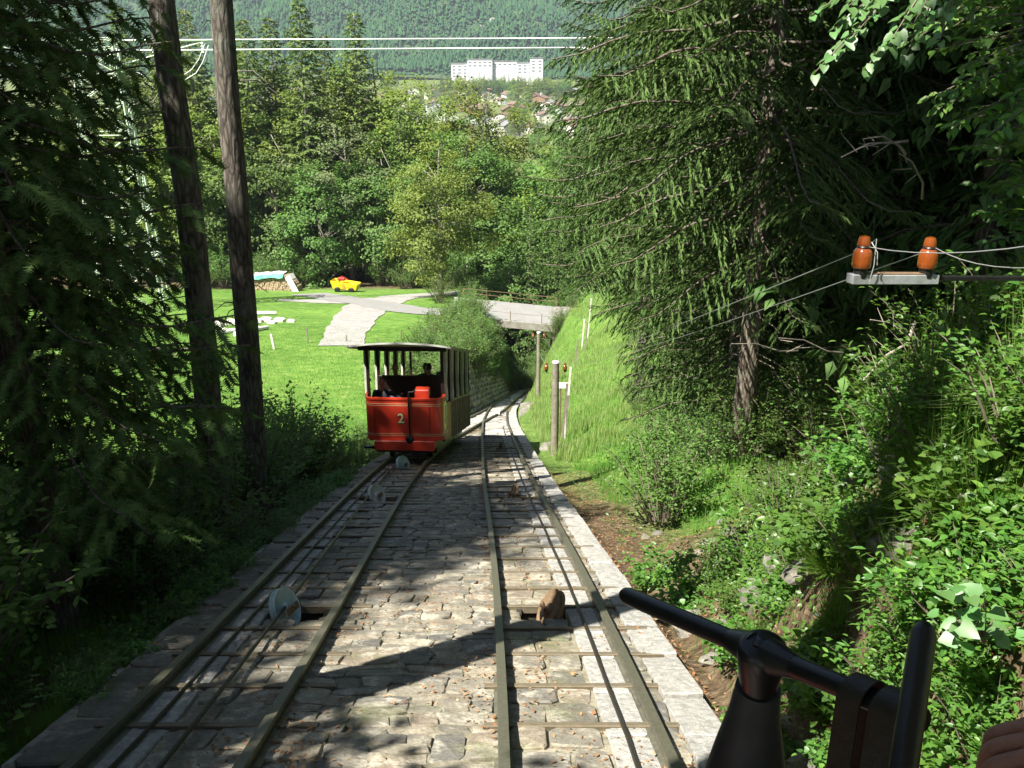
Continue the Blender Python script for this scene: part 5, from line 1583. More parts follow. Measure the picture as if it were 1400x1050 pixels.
for k in range(NC):
    for sx in (-1, 1):
        y0 = .42 + k * CL * .985; y1 = y0 + CL * .985 - .12
        d = slopebox(MB(), sx * .92 - .02, sx * .92 + .02, y0, y1, .5, 1.5).build('door', M_['reddark'] if sx > 0 else M_['darkwood'], car)
        if k > 0:
            for j in range(3):
                yy1 = y0 + (y1 - y0) * (j + .5) / 3
                MB().box((sx * .95, yy1, zs(yy1) + 1.0), (.045, .05, 1.04), None, .004).build('slat', M_['palewood'], d)
            slopebox(MB(), sx * .945 - .018, sx * .945 + .018, y0, y1, 1.5, 1.56).build('door_rail', M_['palewood'], d)
        # curtain: gathered cloth, tied two thirds of the way down
        yc = y0 - .02
        V = []; Fs = []; nu = 18; nv = 14
        wt = [.5, .46, .4, .33, .27, .22, .18, .14, .10, .12, .17, .2, .22, .22]
        for j in range(nv):
            z = 2.86 - j * .1; w = wt[j] * (.8 if sx < 0 else .95)
            for i in range(nu):
                f = i / (nu - 1); y = yc + f * w
                V.append((sx * (.95 + .05 * sin(f * 19 + j * .15)), y, zs(yc) + z - .342 * f * w * .4))
        for j in range(nv - 1):
            for i in range(nu - 1):
                a = j * nu + i; Fs.append((a, a + 1, a + nu + 1, a + nu))
        c_ = MB().add(V, Fs).build('curtain', M_['curtain'], car, True)
        so = c_.modifiers.new('t', 'SOLIDIFY'); so.thickness = .012
        MB().box((sx * .9, yc + .06, zs(yc) + 2.05), (.08, .15, .03), None, .005).build('tie_band', M_['darkwood'], c_)
# roof: cambered canvas deck following the slope
V = []; Fs = []; nx_ = 13
for (y, ) in ((-.28,), (-.1,), (LEN * .5,), (LEN + .15,)):
    for i in range(nx_):
        f = i / (nx_ - 1) * 2 - 1
        V.append((f * 1.2, y, zs(y) + 2.93 + .09 * (1 - f * f)))
nr_ = 4
b0 = len(V)
V += [(x, y, z - .045) for (x, y, z) in V]
for j in range(nr_ - 1):
    for i in range(nx_ - 1):
        a = j * nx_ + i; Fs.append((a, a + 1, a + 1 + nx_, a + nx_)); a += b0; Fs.append((a, a + nx_, a + 1 + nx_, a + 1))
for i in range(nx_ - 1):
    Fs.append((i, i + b0, i + 1 + b0, i + 1)); a = (nr_ - 1) * nx_ + i; Fs.append((a, a + 1, a + 1 + b0, a + b0))
for j in range(nr_ - 1):
    a = j * nx_; Fs.append((a, a + nx_, a + nx_ + b0, a + b0)); a += nx_ - 1; Fs.append((a, a + b0, a + nx_ + b0, a + nx_))
rf = MB().add(V, Fs).build('roof', M_['roofc'], car)
mb = MB()
for sx in (-1, 1): slopebox(mb, sx * 1.21 - .02, sx * 1.21 + .02, -.29, LEN + .16, 2.86, 2.935)
mb.build('roof_edge', M_['palewood'], rf)
MB().box((0, .1, 2.84), (2.1, .05, .1)).build('roof_beam', M_['darkwood'], rf)
wallp = [( -HW, LEN - .3)]
MB().box((0, LEN, zs(LEN) + 1.05), (1.86, .05, 1.05), None, .01).build('end_panel', M_['reddark'], car)
# number plate / white patches on the near corner door
MB().box((.965, .52, 1.12), (.012, .1, .28), None, .002).build('side_plate', M_['white'], car)
MB().box((.965, .52, .86), (.012, .12, .14), None, .002).build('side_plate', M_['white'], car)

def incar(x, y):  # car-local to world
    c, s_ = cos(-.045), sin(-.045)
    return CX + x * c - y * s_, CY + x * s_ + y * c
def seat_z(k): return CZ + zs(.3 + k * CL + CL / 2) + 1.05 + .44
x, y = incar(-.62, .75)
seated(x, y, CZ + 1.06, 'clothdark', 'hairb', 'passenger in dark clothes at the front left of the red car, arm over the side', (-.2, -1), arms={1: ((.1, .36, .42), (.22, .5, .40)), -1: ((.24, -.2, .26), (.38, -.02, .34))}, lean=.08)
for (xx_, k, yy_, cl_, hr_, lb, fc) in [(-.5, 1, .22, 'clothblue', 'hairb', 'passenger with brown hair on the left of the second bench of the red car', (.2, -1)),
                         (.18, 2, .22, 'clothdark', 'hair', 'passenger with dark hair in the middle of the red car', (0, 1)),
                         (.62, 2, .22, 'clothgrey', 'hair', 'passenger in grey at the right side of the red car, head highest against the meadow', (0, 1)),
                         (-.1, 3, .25, 'clothblue', 'hair', 'passenger farther down inside the red car, partly hidden', (0, 1))]:
    x, y = incar(xx_, .3 + k * CL + yy_)
    seated(x, y, seat_z(k) + (.42 if 'highest' in lb else .32), cl_, hr_, lb, fc)

# ---------------------------------------------------------------- poles, wires, insulators
def insulator(parent, loc, s=1.0):
    prof = [(.020, -.035), (.020, -.005), (.042, 0), (.046, .006), (.0475, .03), (.047, .060), (.044, .080), (.037, .092), (.029, .098), (.027, .104), (.031, .110), (.032, .118), (.029, .138), (.024, .152), (.012, .156), (.0001, .150)]
    o = MB().lathe([(r * s, z * s) for r, z in prof], (0, 0, 0), None, 22).build('insulator', M_['ceramic'], parent, True)
    o.location = loc
    MB().lathe([(.029 * s, .097 * s), (.034 * s, .104 * s), (.029 * s, .111 * s)], (0, 0, 0), None, 16).build('wire_binding', M_['black'], o, True)
    MB().lathe([(.03 * s, -.05 * s), (.034 * s, -.035 * s), (.034 * s, .004 * s), (.0001, .006 * s)], (0, 0, 0), None, 12).build('pin_cap', M_['black'], o, True)
    return o
def wpole(px, base, d, Hp, label, rad=.11):
    x = (px - 700) / F * (d * .94 + 4.2 if d < 30 else d * .94 + 6.4)
    z = Hs(x, d)
    t = empty('utility_pole', (x, d, z), 0, label=label, cat='wooden pole')
    MB().tube([(0, 0, -.4), (.01, 0, Hp * .5), (0.0, 0, Hp)], [rad, rad * .95, rad * .85], 12).build('pole', M_['pole'], t, True)
    MB().lathe([(rad * .95, Hp), (rad * .9, Hp + .03), (.0001, Hp + .05)], (0, 0, 0), None, 12).build('cap', M_['white'], t, True)
    br_ = MB()
    for sx in (-1, 1):
        br_.tube([(0, -.02, Hp - .3), (sx * .25, -.02, Hp - .3), (sx * .26, -.02, Hp - .22)], .012, 6)
    br_.build('bracket', M_['rust'], t)
    tops = []
    for sx in (-1, 1):
        o = insulator(t, (sx * .26, -.02, Hp - .2), 1.25); tops.append(Vector((x + sx * .26, d - .02, z + Hp - .2 + .12)))
    return tops
w1 = wpole(757, 612, 25.2, 2.85, 'weathered wooden utility pole with white cap standing beside the track on the right verge')
w2 = wpole(735, 510, 43.0, 3.3, 'second, more distant wooden utility pole beside the cutting', .10)
# near bracket
def CQ(px, py, dep):
    u = (px - 700) / F; v = (525 - py) / F
    return Vector((u, cos(TH) + v * sin(TH), -sin(TH) + v * cos(TH))) * dep
bd = 4.3
bl = CQ(1162, 381, bd)
pole_x = CQ(1450, 381, bd + .45)
tpole = empty('utility_pole', (pole_x.x, pole_x.y, Hs(pole_x.x, pole_x.y)), 0, label='grey metal arm with two brown insulators on a pole hidden in shade at the right', cat='pole')
hz = pole_x.z - tpole.location.z
MB().tube([(0, 0, -.3), (0, 0, hz + .35)], .07, 12).build('pole', M_['bark'], tpole, True)
off = -Vector(tpole.location)
arm_dir = (pole_x - bl).normalized()
Mx = Matrix((arm_dir, arm_dir.cross(Vector((0, 0, -1))).normalized() * -1, Vector((0, 0, 1)))).transposed()
LA = (pole_x - bl).length
ar = MB().box((0, 0, 0), (LA * .38, .05, .045), Mx, .003).build('cross_arm', M_['galv'], tpole); ar.location = bl.lerp(pole_x, .19) + off
ar2 = MB().box((0, 0, 0), (LA * .66, .03, .022), Mx, .003).build('shade_painted_arm', M_['black'], tpole); ar2.location = bl.lerp(pole_x, .69) + off + Vector((0, .01, 0))  # rest of the arm in black: its shade is put into the colour
MB().box((0, 0, 0), (LA * .30, .045, .004), Mx).build('rust_strip', M_['rust'], ar).location = Vector((-.0, 0, .025))
nt_ = []
for px in (1174, 1258):
    f = (px - 1162) / (1450 - 1162)
    p = bl.lerp(pole_x, f) + Vector((0, 0, .052))
    o = insulator(tpole, p + off, .92)
    nt_.append(p + Vector((0, 0, .097)))
MB().tube([(0, 0, 0), (.012, -.03, .03), (.014, -.035, -.09), (.004, -.03, -.17)], .0022, 6).build('tie_wire', M_['wire'], tpole, True).location = nt_[0] + Vector((.03, 0, .01)) + off
MB().tube([(0, 0, 0), (.02, -.03, -.04), (.03, -.02, -.1)], .0022, 6).build('tie_wire', M_['wire'], tpole, True).location = nt_[0] + Vector((.03, -.01, .02)) + off
def wire(name, pts, r_, label, cat='wire', mat='wire', sag=0.0, group=None):
    full = []
    for a, b in zip(pts[:-1], pts[1:]):
        n = 12
        for i in range(n): f = i / n; full.append(Vector(a).lerp(Vector(b), f) - Vector((0, 0, sag * 4 * f * (1 - f))))
    full.append(Vector(pts[-1]))
    return MB().tube(full, r_, 6).build(name, M_[mat], None, True, label=label, cat=cat, group=group)
for i, (nm, ex) in enumerate([('overhead wire passing the left one of the two near insulators', (1400, 284)), ('overhead wire passing the right one of the two near insulators', (1400, 314))]):
    e = CQ(ex[0], ex[1], 3.0); d = (e - nt_[i])
    wire('overhead_wire', [w2[i], w1[i]], .004, 'thin wire between the two distant wooden poles, on the ' + ('left' if i == 0 else 'right') + ' side', sag=.15)
    wire('overhead_wire', [w1[i], nt_[i] + Vector((.02, -.02, 0)), nt_[i] + Vector((.02, -.02, 0)) + d * 2.2], .0022, nm, sag=.12)

# power line and lattice pylon
pd = 84.0
pb = P(150, 200, pd)
gz = Hs(pb.x, pd)
py_ = empty('lattice_pylon', (pb.x, pd, gz), .25, label='pale green steel lattice pylon half hidden behind the dark spruce at the left', cat='electricity pylon')
ht = P(150, 52, pd).z - gz
mb = MB()
def pw(h): return 3.0 - 1.5 * h / ht
levels = [0] + [ht * q for q in (.2, .38, .54, .67, .78, .88, .96, 1.0)]
for a, b in zip(levels[:-1], levels[1:]):
    for (sx, sy) in ((-1, -1), (1, -1), (1, 1), (-1, 1)):
        mb.tube([(sx * pw(a), sy * pw(a), a), (sx * pw(b), sy * pw(b), b)], .11, 4)
    cs = [(-1, -1), (1, -1), (1, 1), (-1, 1)]
    for k in range(4):
        (x0, y0), (x1, y1) = cs[k], cs[(k + 1) % 4]
        mb.tube([(x0 * pw(a), y0 * pw(a), a), (x1 * pw(b), y1 * pw(b), b)], .07, 4)
        mb.tube([(x1 * pw(a), y1 * pw(a), a), (x0 * pw(b), y0 * pw(b), b)], .07, 4)
        mb.tube([(x0 * pw(b), y0 * pw(b), b), (x1 * pw(b), y1 * pw(b), b)], .06, 4)
mb.build('tower', M_['pylon'], py_)
mb = MB()
armz = ht - .2
mb.tube([(-9, 0, armz), (9, 0, armz)], .09, 4)
for sx in (-1, 1): mb.tube([(sx * 1.5, 0, armz - 2), (sx * 9, 0, armz)], .07, 4)
mb.build('cross_arm', M_['pylon'], py_)
for xa in (-8.5, -4.5, 4.5, 8.5):
    MB().lathe([(.06, 0)] + [(.14 if k % 2 else .05, -.12 * (k + 1)) for k in range(8)], (xa, 0, armz), None, 8).build('insulator_string', M_['white'], py_)
la = P(215, 67.5, pd); lb_ = P(812, 65, pd); 
ua = P(240, 54, pd); ub = P(806, 52, pd)
wire('power_line', [P(150, 69, pd), lb_, lb_ + Vector((20, 0, .2))], .058, 'lower of the two thick white power cables crossing the top of the photo', 'power line', 'whitewire')
wire('power_line', [P(150, 55, pd + .6), ub, ub + Vector((20, 0, .2))], .052, 'upper of the two thick white power cables crossing the top of the photo', 'power line', 'whitewire')
# slack jumper loops by the pylon
for k, (a, m_, b) in enumerate([((285, 62), (268, 100), (240, 112)), ((280, 60), (262, 95), (236, 108)), ((200, 108), (190, 100), (176, 92))]):
    A, Mm, B = P(a[0], a[1], pd), P(m_[0], m_[1], pd), P(b[0], b[1], pd)
    MB().tube([A, A.lerp(Mm, .6) + Vector((.15, 0, 0)), Mm, Mm.lerp(B, .6) + Vector((0, 0, -.15)), B], .035, 5).build('jumper_cable', M_['whitewire'], None, True, label='slack pale jumper cable hanging below the power line near the pylon', cat='cable', group='slack jumper cables near the pylon')
# strain insulator assembly at the right, at the end of the visible line
ia = empty('strain_insulator', tuple(P(809, 52, pd)), 0, label='white strain insulators at the right end of the visible power cables, against the spruce', cat='insulator')
for dz in (0, -.85):
    MB().lathe([(.06, -.9)] + [(.16 if k % 2 else .07, -.8 + .16 * k) for k in range(11)], (.2, 0, dz), Matrix.Rotation(pi / 2, 3, 'Y'), 8).build('insulator_string', M_['white'], ia)
MB().tube([(.1, 0, .1), (.25, 0, -.4), (.3, 0, -.9)], .05, 6).build('spacer_bar', M_['white'], ia)

# ---------------------------------------------------------------- things on the meadow
def on(px, py): p = P(px, py); return p
# firewood
a = on(330, 396); b = on(408, 398)
fw = empty('firewood_pile', (a.x, a.y, a.z), math.atan2(b.y - a.y, b.x - a.x), label='long stacked firewood pile under a green tarp at the back of the meadow', cat='firewood')
LW = (Vector((b.x, b.y)) - Vector((a.x, a.y))).length; hh = 2.15
mb = MB(); r = random.Random(2)
y = 0
k = 0
while y < LW:
    z = .1
    top = hh * (.62 + .38 * min(1, y / (LW * .6))) if y < LW * .85 else hh * (1 - (y - LW * .85) / (LW * .3))
    while z < top:
        s = r.uniform(.09, .16)
        mb.tube([(y + r.uniform(-.05, .05), -.1 + r.uniform(-.08, .05), z), (y + r.uniform(-.05, .05), .8, z + r.uniform(-.03, .03))], s, 6)
        z += s * 1.7
    y += .24
mb.build('log_stack', M_['logend'], fw, kind='stuff')
V = []; Fs = []
for i in range(13):
    f = i / 12; x = -.3 + (LW * .82) * f; z = hh * (.66 + .36 * min(1, f * 1.1)) + .12 + .05 * sin(i * 2.1)
    V += [(x, -.45, z - .38 - .08 * sin(i * 1.3)), (x, -.2, z), (x, .5, z + .1), (x, 1.1, z - .2)]
for i in range(12):
    for k in range(3): q = i * 4 + k; Fs.append((q, q + 4, q + 5, q + 1))
tp = MB().add(V, Fs).build('tarp', M_['tarp'], fw); so = tp.modifiers.new('t', 'SOLIDIFY'); so.thickness = .03
V = [(x, y + 0.1, z + .07) for (x, y, z) in V[4:]]
tp = MB().add([(x, max(y, -.15), z) for (x, y, z) in V], Fs[:33]).build('cover_sheet', M_['whitewood'], fw); so = tp.modifiers.new('t', 'SOLIDIFY'); so.thickness = .03
MB().box((LW * .93, .2, 1.2), (.06, 1.5, 2.4), Matrix.Rotation(-.5, 3, 'Y'), .01).build('white_board', M_['white'], fw)
MB().box((LW * .95, -.5, 1.15), (.7, .05, 2.3), Matrix.Rotation(-.5, 3, 'Y'), .01).build('white_board', M_['white'], fw)
MB().box((1.0, -.5, .85), (.14, .14, 1.7)).build('prop_post', M_['whitewood'], fw)
MB().box((LW * .4, -.8, .1), (LW * .85, .3, .2), None, .02).build('front_beam', M_['whitewood'], fw)
p = on(326, 392); t = empty('wheelbarrow', (p.x, p.y, p.z), .3, label='orange plastic barrow tipped at the left end of the firewood pile', cat='wheelbarrow')
MB().add([(-.4, -.3, .1), (.4, -.3, .35), (.45, .3, .35), (-.35, .3, .1), (-.65, -.4, .6), (.8, -.4, .95), (.85, .4, .95), (-.6, .4, .6)], [(0, 3, 2, 1), (0, 1, 5, 4), (1, 2, 6, 5), (2, 3, 7, 6), (3, 0, 4, 7)]).build('tray', M_['orange'], t)
MB().tube([(-.9, -.25, .1), (.5, -.25, .25)], .03, 6).tube([(-.9, .25, .1), (.5, .25, .25)], .03, 6).build('frame', M_['rust'], t)
# second stack half behind the trunks
p = on(283, 392)
t = empty('firewood_pile', (p.x, p.y, p.z), .1, label='small dark firewood stack seen between the two bare trunks', cat='firewood')
mb = MB()
for i in range(14):
    for j in range(7): mb.tube([(-2 + i * .3 + r.uniform(-.05, .05), 0, .1 + j * .26), (-2 + i * .3, .8, .1 + j * .26)], .13, 6)
mb.build('log_stack', M_['logend'], t, kind='stuff')
# yellow trailer
p = on(474, 399)
t = empty('trailer', (p.x, p.y, p.z), -.2, label='yellow farm trailer with red rigging parked in the shade at the edge of the wood', cat='trailer')
mb = MB()
mb.add([(-1.4, -.55, .45), (1.3, -.55, .35), (1.3, .55, .35), (-1.4, .55, .45), (-1.6, -.7, 1.35), (1.5, -.7, 1.0), (1.5, .7, 1.0), (-1.6, .7, 1.35)], [(0, 3, 2, 1), (0, 1, 5, 4), (1, 2, 6, 5), (2, 3, 7, 6), (3, 0, 4, 7)])
o = mb.build('tub', M_['yellow'], t); so = o.modifiers.new('t', 'SOLIDIFY'); so.thickness = .04
MB().box((-.1, -.66, .85), (.28, .05, .7)).build('side_rib', M_['orange'], t)
MB().tube([(-.9, 0, .8), (-.5, 0, 1.75), (.3, 0, 1.35)], .08, 6).box((-.5, 0, 1.45), (.8, .5, .35), None, .05).build('rigging', M_['reddark'], t)
for (x, y) in ((-.8, -.7), (-.8, .7), (.8, -.7), (.8, .7)):
    MB().lathe([(.05, -.09), (.3, -.09), (.34, -.05), (.34, .05), (.3, .09), (.05, .09)], (x, y, .34), Matrix.Rotation(pi / 2, 3, 'X'), 14).build('wheel', M_['black'], t, True)
# pale cut blocks
r = random.Random(8)
bl_ = [((296, 447), .9), ((302, 455), .7), ((318, 444), .8), ((330, 446), .7), ((343, 444), .9), ((352, 441), .6), ((364, 440), .7), ((372, 443), .55), ((383, 440), .65), ((398, 441), .5)]
for i, ((px, py), s) in enumerate(bl_):
    p = on(px, py)
    o = MB().box((0, 0, .22 * s), (1.25 * s, .8 * s, .62 * s), Matrix.Rotation(r.uniform(-.4, .4), 3, 'Z') @ Matrix.Rotation(r.uniform(-.1, .1), 3, 'X'), .1).build('stone_block', M_['paleblock'], None, label='pale cut stone block lying in the row across the meadow', cat='stone block', group='pale stone blocks in a row on the meadow')
    o.location = p
for (a_, b_) in [((300, 458), (355, 452)), ((330, 432), (378, 431)), ((322, 460), (366, 451))]:
    A, B = on(*a_), on(*b_)
    A.z += .18; B.z += .2
    MB().tube([A, A.lerp(B, .5) + Vector((0, 0, .02)), B], [.2, .19, .16], 10).build('peeled_log', M_['whitewood'], None, True, label='pale peeled log lying by the stone blocks on the meadow', cat='log', group='peeled logs on the meadow')
# stakes
def stake(px, py, top, d=None, w=.06, mat='pole', label='', lean=0.0, cat='fence post', group=None):
    p = on(px, py) if d is None else P(px, py, d)
    if d is not None: p.z = Hs(p.x, p.y)
    q = P(px, top, p.y)
    h = max(.4, q.z - p.z)
    o = MB().box((0, 0, h / 2 - .1), (w, w, h + .2), Matrix.Rotation(lean, 3, 'Y'), .006).build('fence_post', M_[mat], None, label=label, cat=cat, group=group)
    o.location = p
    return Vector((p.x + lean * h, p.y, p.z + h))
stake(374, 478, 457, w=.13, mat='whitewood', lean=-.12, label='white leaning post standing alone on the meadow right of the bare trunks')
stake(421, 470, 448, w=.09, label='grey post at the left edge of the gravel drive')
stake(474, 468, 458, w=.09, label='grey post in front of the gravel drive')
stake(549, 468, 452, w=.07, mat='rust', label='thin post with a reddish top, behind the roof of the red car')
stake(517, 470, 461, w=.06, label='short post behind the left end of the red car roof')
a1 = stake(233, 494, 474, w=.12, mat='whitewood', label='whitish fence post left of the leaning bare trunk'); a2 = stake(205, 492, 474, w=.1, label='fence post farthest left in the gap of the dark spruce'); a3 = stake(270, 492, 475, w=.1, label='fence post behind the leaning bare trunk')
for dz in (-.1, -.5): MB().tube([a2 + Vector((-2, .3, dz)), a2 + Vector((0, 0, dz)), a1 + Vector((0, 0, dz)), a3 + Vector((0, 0, dz))], .05, 6).build('fence_rail', M_['pole'], None, label='wooden fence rail on the posts left of the leaning trunk, ' + ('upper' if dz > -.3 else 'lower') + ' one', cat='fence rail')
# stakes up the grassy bank
tops = []
sk = [(776, 560, 502, 33), (771, 600, 524, 29), (788, 480, 463, 46), (797, 452, 436, 54), (806, 428, 408, 64), (801, 470, 440, 50), (774, 585, 540, 30), (812, 404, 396, 72)]
for i, (px, b_, tpx, d) in enumerate(sk):
    tops.append(stake(px, b_, tpx, d, w=.07, mat='whitewood' if i in (0, 3, 4) else 'pole', lean=.06, label='thin stake on the grassy bank right of the track', group='stakes on the grassy bank'))
# white sign board on two legs
p = P(770, 527, 29.5); g = Hs(p.x, p.y)
t = empty('sign_board', (p.x, p.y, g), 0, label='small blank white board on two thin legs beside the wooden pole', cat='sign')
h = p.z - g
MB().box((0, 0, h), (.32, .03, .2), None, .004).build('board', M_['white'], t)
for dx in (-.08, .1):
    MB().tube([(dx, .03, -.2), (dx, .03, h)], .022, 6).build('leg', M_['whitewood'] if dx > 0 else M_['rust'], t)

# ---------------------------------------------------------------- brake lever, rod, strap and hand on the near car
fl = -1.72
nc = empty('funicular_car', (.55, -1.2, PZ(-.2) + .2), 0, label='open front platform of the near car, just outside the frame', cat='funicular car')
def nb(mbx, name, mat, sm=False):
    o = mbx.build(name, M_[mat], nc, sm); o.location = -Vector(nc.location); return o
nb(MB().box((.5, -.3, fl - .03), (1.9, 2.9, .06)), 'floor', 'darkwood')
nb(MB().box((.5, 1.13, fl + .1), (1.9, .04, .5), None, .01), 'end_panel', 'red')
nb(MB().tube([(-.2, .82, -.86), (.3, .86, -.86), (1.4, .86, -.86)], .018, 10).tube([(1.4, .86, -.86), (1.4, .86, fl)], .018, 8).tube([(-.2, .82, -.86), (-.2, .82, fl)], .018, 8), 'hand_rail', 'black', True)
nb(MB().box((.5, -.55, .62), (2.4, 2.7, .05)), 'roof', 'roofc')
for (x, y) in ((-.38, -.35), (1.38, -.35), (-.38, -1.7), (1.38, -1.7)): nb(MB().box((x, y, (fl + .6) / 2), (.07, .07, .6 - fl)), 'post', 'darkwood')

A = CQ(852, 812, 1.34); Hc = CQ(1042, 893, 1.12); B = CQ(1262, 985, .93)
hubtop = CQ(1040, 888, 1.12)
lv = empty('hand_brake', tuple(CQ(1045, 905, 1.13).xy) + (fl,), 0, label='black hand brake column with a long crossbar handle in the right foreground', cat='brake lever')
o_ = -Vector(lv.location)
def lb2(mbx, name, mat, par=lv, sm=True):
    o = mbx.build(name, M_[mat], par, sm); o.location = o_; return o
dA = (Hc - A).normalized(); dB = (B - Hc).normalized()
lb2(MB().tube([A - dA * .001, A + dA * .004, A + dA * .012, A.lerp(Hc, .3), Hc - dA * .03], [.007, .0105, .0125, .0125, .0125], 18), 'handle_bar', 'gloss')
lb2(MB().tube([Hc + dB * .02, Hc.lerp(B, .5), B], [.0135, .0125, .0125], 18), 'handle_bar', 'gloss')
c = Hc + Vector((0, 0, 0))
up = Vector((-.05, -.18, 1)).normalized()
Mh = up.to_track_quat('Z', 'Y').to_matrix()
lb2(MB().lathe([(.018, -.075), (.022, -.06), (.025, -.035), (.028, -.016), (.0295, .004), (.028, .011), (.023, .014), (.0001, .0145)], c, Mh, 28), 'hub', 'gloss')
mbq = MB()
for sg, dv in ((-1, -dA), (1, dB)):   # collars where the bar enters the hub
    mbq.tube([c + dv * .012, c + dv * .032, c + dv * .052], [.022, .018, .0135], 16)
lb2(mbq, 'collar', 'gloss')
lb2(MB().box(c + Mh @ Vector((0, 0, .016)), (.022, .016, .006), Mh @ Matrix.Rotation(-.3, 3, 'Z'), .003), 'square_nut', 'gloss')
cb0 = c + Mh @ Vector((0, 0, -.07))
lb2(MB().tube([cb0 + Vector((0, 0, .012)), cb0 + Vector((0, .005, -.03)), cb0 + Vector((0, .01, -.09)), cb0 + Vector((0, .02, -.2)), Vector((cb0.x, cb0.y + .03, fl))], [.027, .031, .043, .062, .085], 22), 'column', 'greypaint')
# upright rod
R0 = CQ(1264, 856, .86); R1 = CQ(1234, 1060, .80)
rd = empty('upright_rod', tuple((R1 + (R1 - R0) * 3.3).xy) + (fl,), 0, label='upright black rod with rounded top at the right end of the brake handle', cat='rod')
d = (R1 - R0).normalized()
k_ = (fl - R0.z) / d.z
o = MB().tube([R0 - d * .004, R0, R0 + d * .008, R0 + d * .25, R0 + d * k_], [.004, .0085, .0115, .0120, .0135], 18).build('rod', M_['gloss'], rd, True); o.location = -Vector(rd.location)
# leather strap hung over the bar
c1 = Hc.lerp(B, .66) ; c2 = Hc.lerp(B, .97)
st = empty('leather_strap', tuple(c1), 0, label='dark leather strap looped over the right arm of the brake handle', cat='strap')
def loop(cc, w, name):
    ax = dB; pr = []
    sidev = ax.cross(Vector((0, 0, 1))).normalized()
    V = []; Fs = []
    prof = []
    for i in range(9):
        a_ = pi * i / 8; prof.append(sidev * (cos(a_) * .0185) + Vector((0, 0, sin(a_) * .0185)))
    prof = [sidev * .02 + Vector((0, 0, -.5)), sidev * .019 + Vector((0, 0, -.2))] + prof + [sidev * -.019 + Vector((0, 0, -.2)), sidev * -.02 + Vector((0, 0, -.5))]
    for q in prof:
        nrm_ = Vector((q.x, q.y, max(q.z, 0))); nrm_ = nrm_.normalized() if nrm_.length > 1e-6 else Vector((0, 0, 1))
        for e_ in (-w / 2, w / 2):
            V.append(cc + q + ax * e_); V.append(cc + q + ax * e_ + nrm_ * .003)
    for i in range(len(prof) - 1):
        a_ = i * 4; b_ = a_ + 4
        Fs += [(a_, b_, b_ + 2, a_ + 2), (a_ + 1, a_ + 3, b_ + 3, b_ + 1), (a_, a_ + 1, b_ + 1, b_), (a_ + 2, b_ + 2, b_ + 3, a_ + 3)]
    o = MB().add(V, Fs).build(name, M_['leather'], st, True); o.location = -Vector(st.location)
loop(c1, .030, 'strap_loop'); loop(Hc.lerp(B, .86), .034, 'strap_loop')
# person standing at the right, only the hand in view
hp = CQ(1392, 1040, .86)
pn = empty('person', (1.02, .28, fl), 0, label='person in dark red sleeves whose knuckles show at the lower right corner', cat='person')
po = -Vector(pn.location)
hx, hy, hz = hp
wr = Vector((hx + .115, hy - .04, hz - .055))
vb = [(1.02, .25, -.82), (1.02, .26, -.55), (1.02, .27, -.33), (1.02, .28, -.22), (.85, .3, -.35), (.84, .42, -.60), tuple(wr + Vector((.02, -.02, 0))),
      (1.19, .27, -.35), (1.25, .25, -.62), (1.2, .35, -.85), (.93, .26, -.9), (.92, .28, -1.28), (.92, .25, -1.66), (.91, .4, -1.70), (1.11, .26, -.9), (1.12, .28, -1.28), (1.12, .25, -1.66), (1.13, .4, -1.70)]
eb = [(0, 1), (1, 2), (2, 3), (2, 4), (4, 5), (5, 6), (2, 7), (7, 8), (8, 9), (0, 10), (10, 11), (11, 12), (12, 13), (0, 14), (14, 15), (15, 16), (16, 17)]
rb = [(.15, .12), (.14, .11), (.17, .11), .06, .065, .052, .040, .065, .05, .036, .09, .065, .045, .035, .09, .065, .045, .035]
o = skin('body', vb, eb, rb, M_['clothred'], pn, 2); o.location = po
nk = MB().tube([(1.02, .28, -.24), (1.02, .29, -.12)], .055, 10).build('neck', M_['skin'], pn, True); nk.location = po
head(pn, (1.02 - pn.location.x, .30 - pn.location.y, -.04 - pn.location.z), 'hair', (0, 1))
# fist: palm plus five curled fingers round the rail
palm = Vector((hx + .045, hy - .012, hz + .004))
X_ = Vector((-.93, .28, -.05)).normalized()       # towards the knuckles
Y_ = Vector((.30, .93, .05)).normalized()         # across the knuckles, away from the viewer
Z_ = X_.cross(Y_); Z_ = -Z_ if Z_.z < 0 else Z_
vh = [tuple(wr), tuple(palm + Vector((.03, -.01, -.012))), tuple(palm)]
eh = [(0, 1), (1, 2)]; rh = [.028, (.038, .026), (.042, .024)]
for k, (ln, off_) in enumerate([(1.0, -.033), (1.1, -.011), (1.03, .011), (.85, .031)]):
    kn = palm + X_ * .036 + Y_ * off_ + Z_ * (.012 - abs(off_) * .12)
    f1 = kn + (X_ * .030 - Z_ * .014) * ln; f2 = f1 + (X_ * .004 - Z_ * .025) * ln; f3 = f2 + (X_ * -.017 - Z_ * .008) * ln
    b = len(vh); vh += [tuple(kn), tuple(f1), tuple(f2), tuple(f3)]; eh += [(2, b), (b, b + 1), (b + 1, b + 2), (b + 2, b + 3)]; rh += [.0112, .0098, .0088, .0075]
t0 = palm - Y_ * .034 + Z_ * -.012; t1 = t0 + X_ * .03 - Y_ * .012 - Z_ * .016; t2 = t1 + X_ * .026 + Y_ * .008 - Z_ * .012
b = len(vh); vh += [tuple(t0), tuple(t1), tuple(t2)]; eh += [(1, b), (b, b + 1), (b + 1, b + 2)]; rh += [.0135, .0115, .0095]
o = skin('hand', vh, eh, rh, M_['skin'], pn, 2); o.location = po
cf = MB().tube([wr + Vector((.06, -.02, -.0)), wr + Vector((.0, -.0, .0)), wr + Vector((-.012, .004, .0))], [.043, .041, .038], 14, sq=(1, .85)).build('sleeve_cuff', M_['clothred'], pn, True); cf.location = po

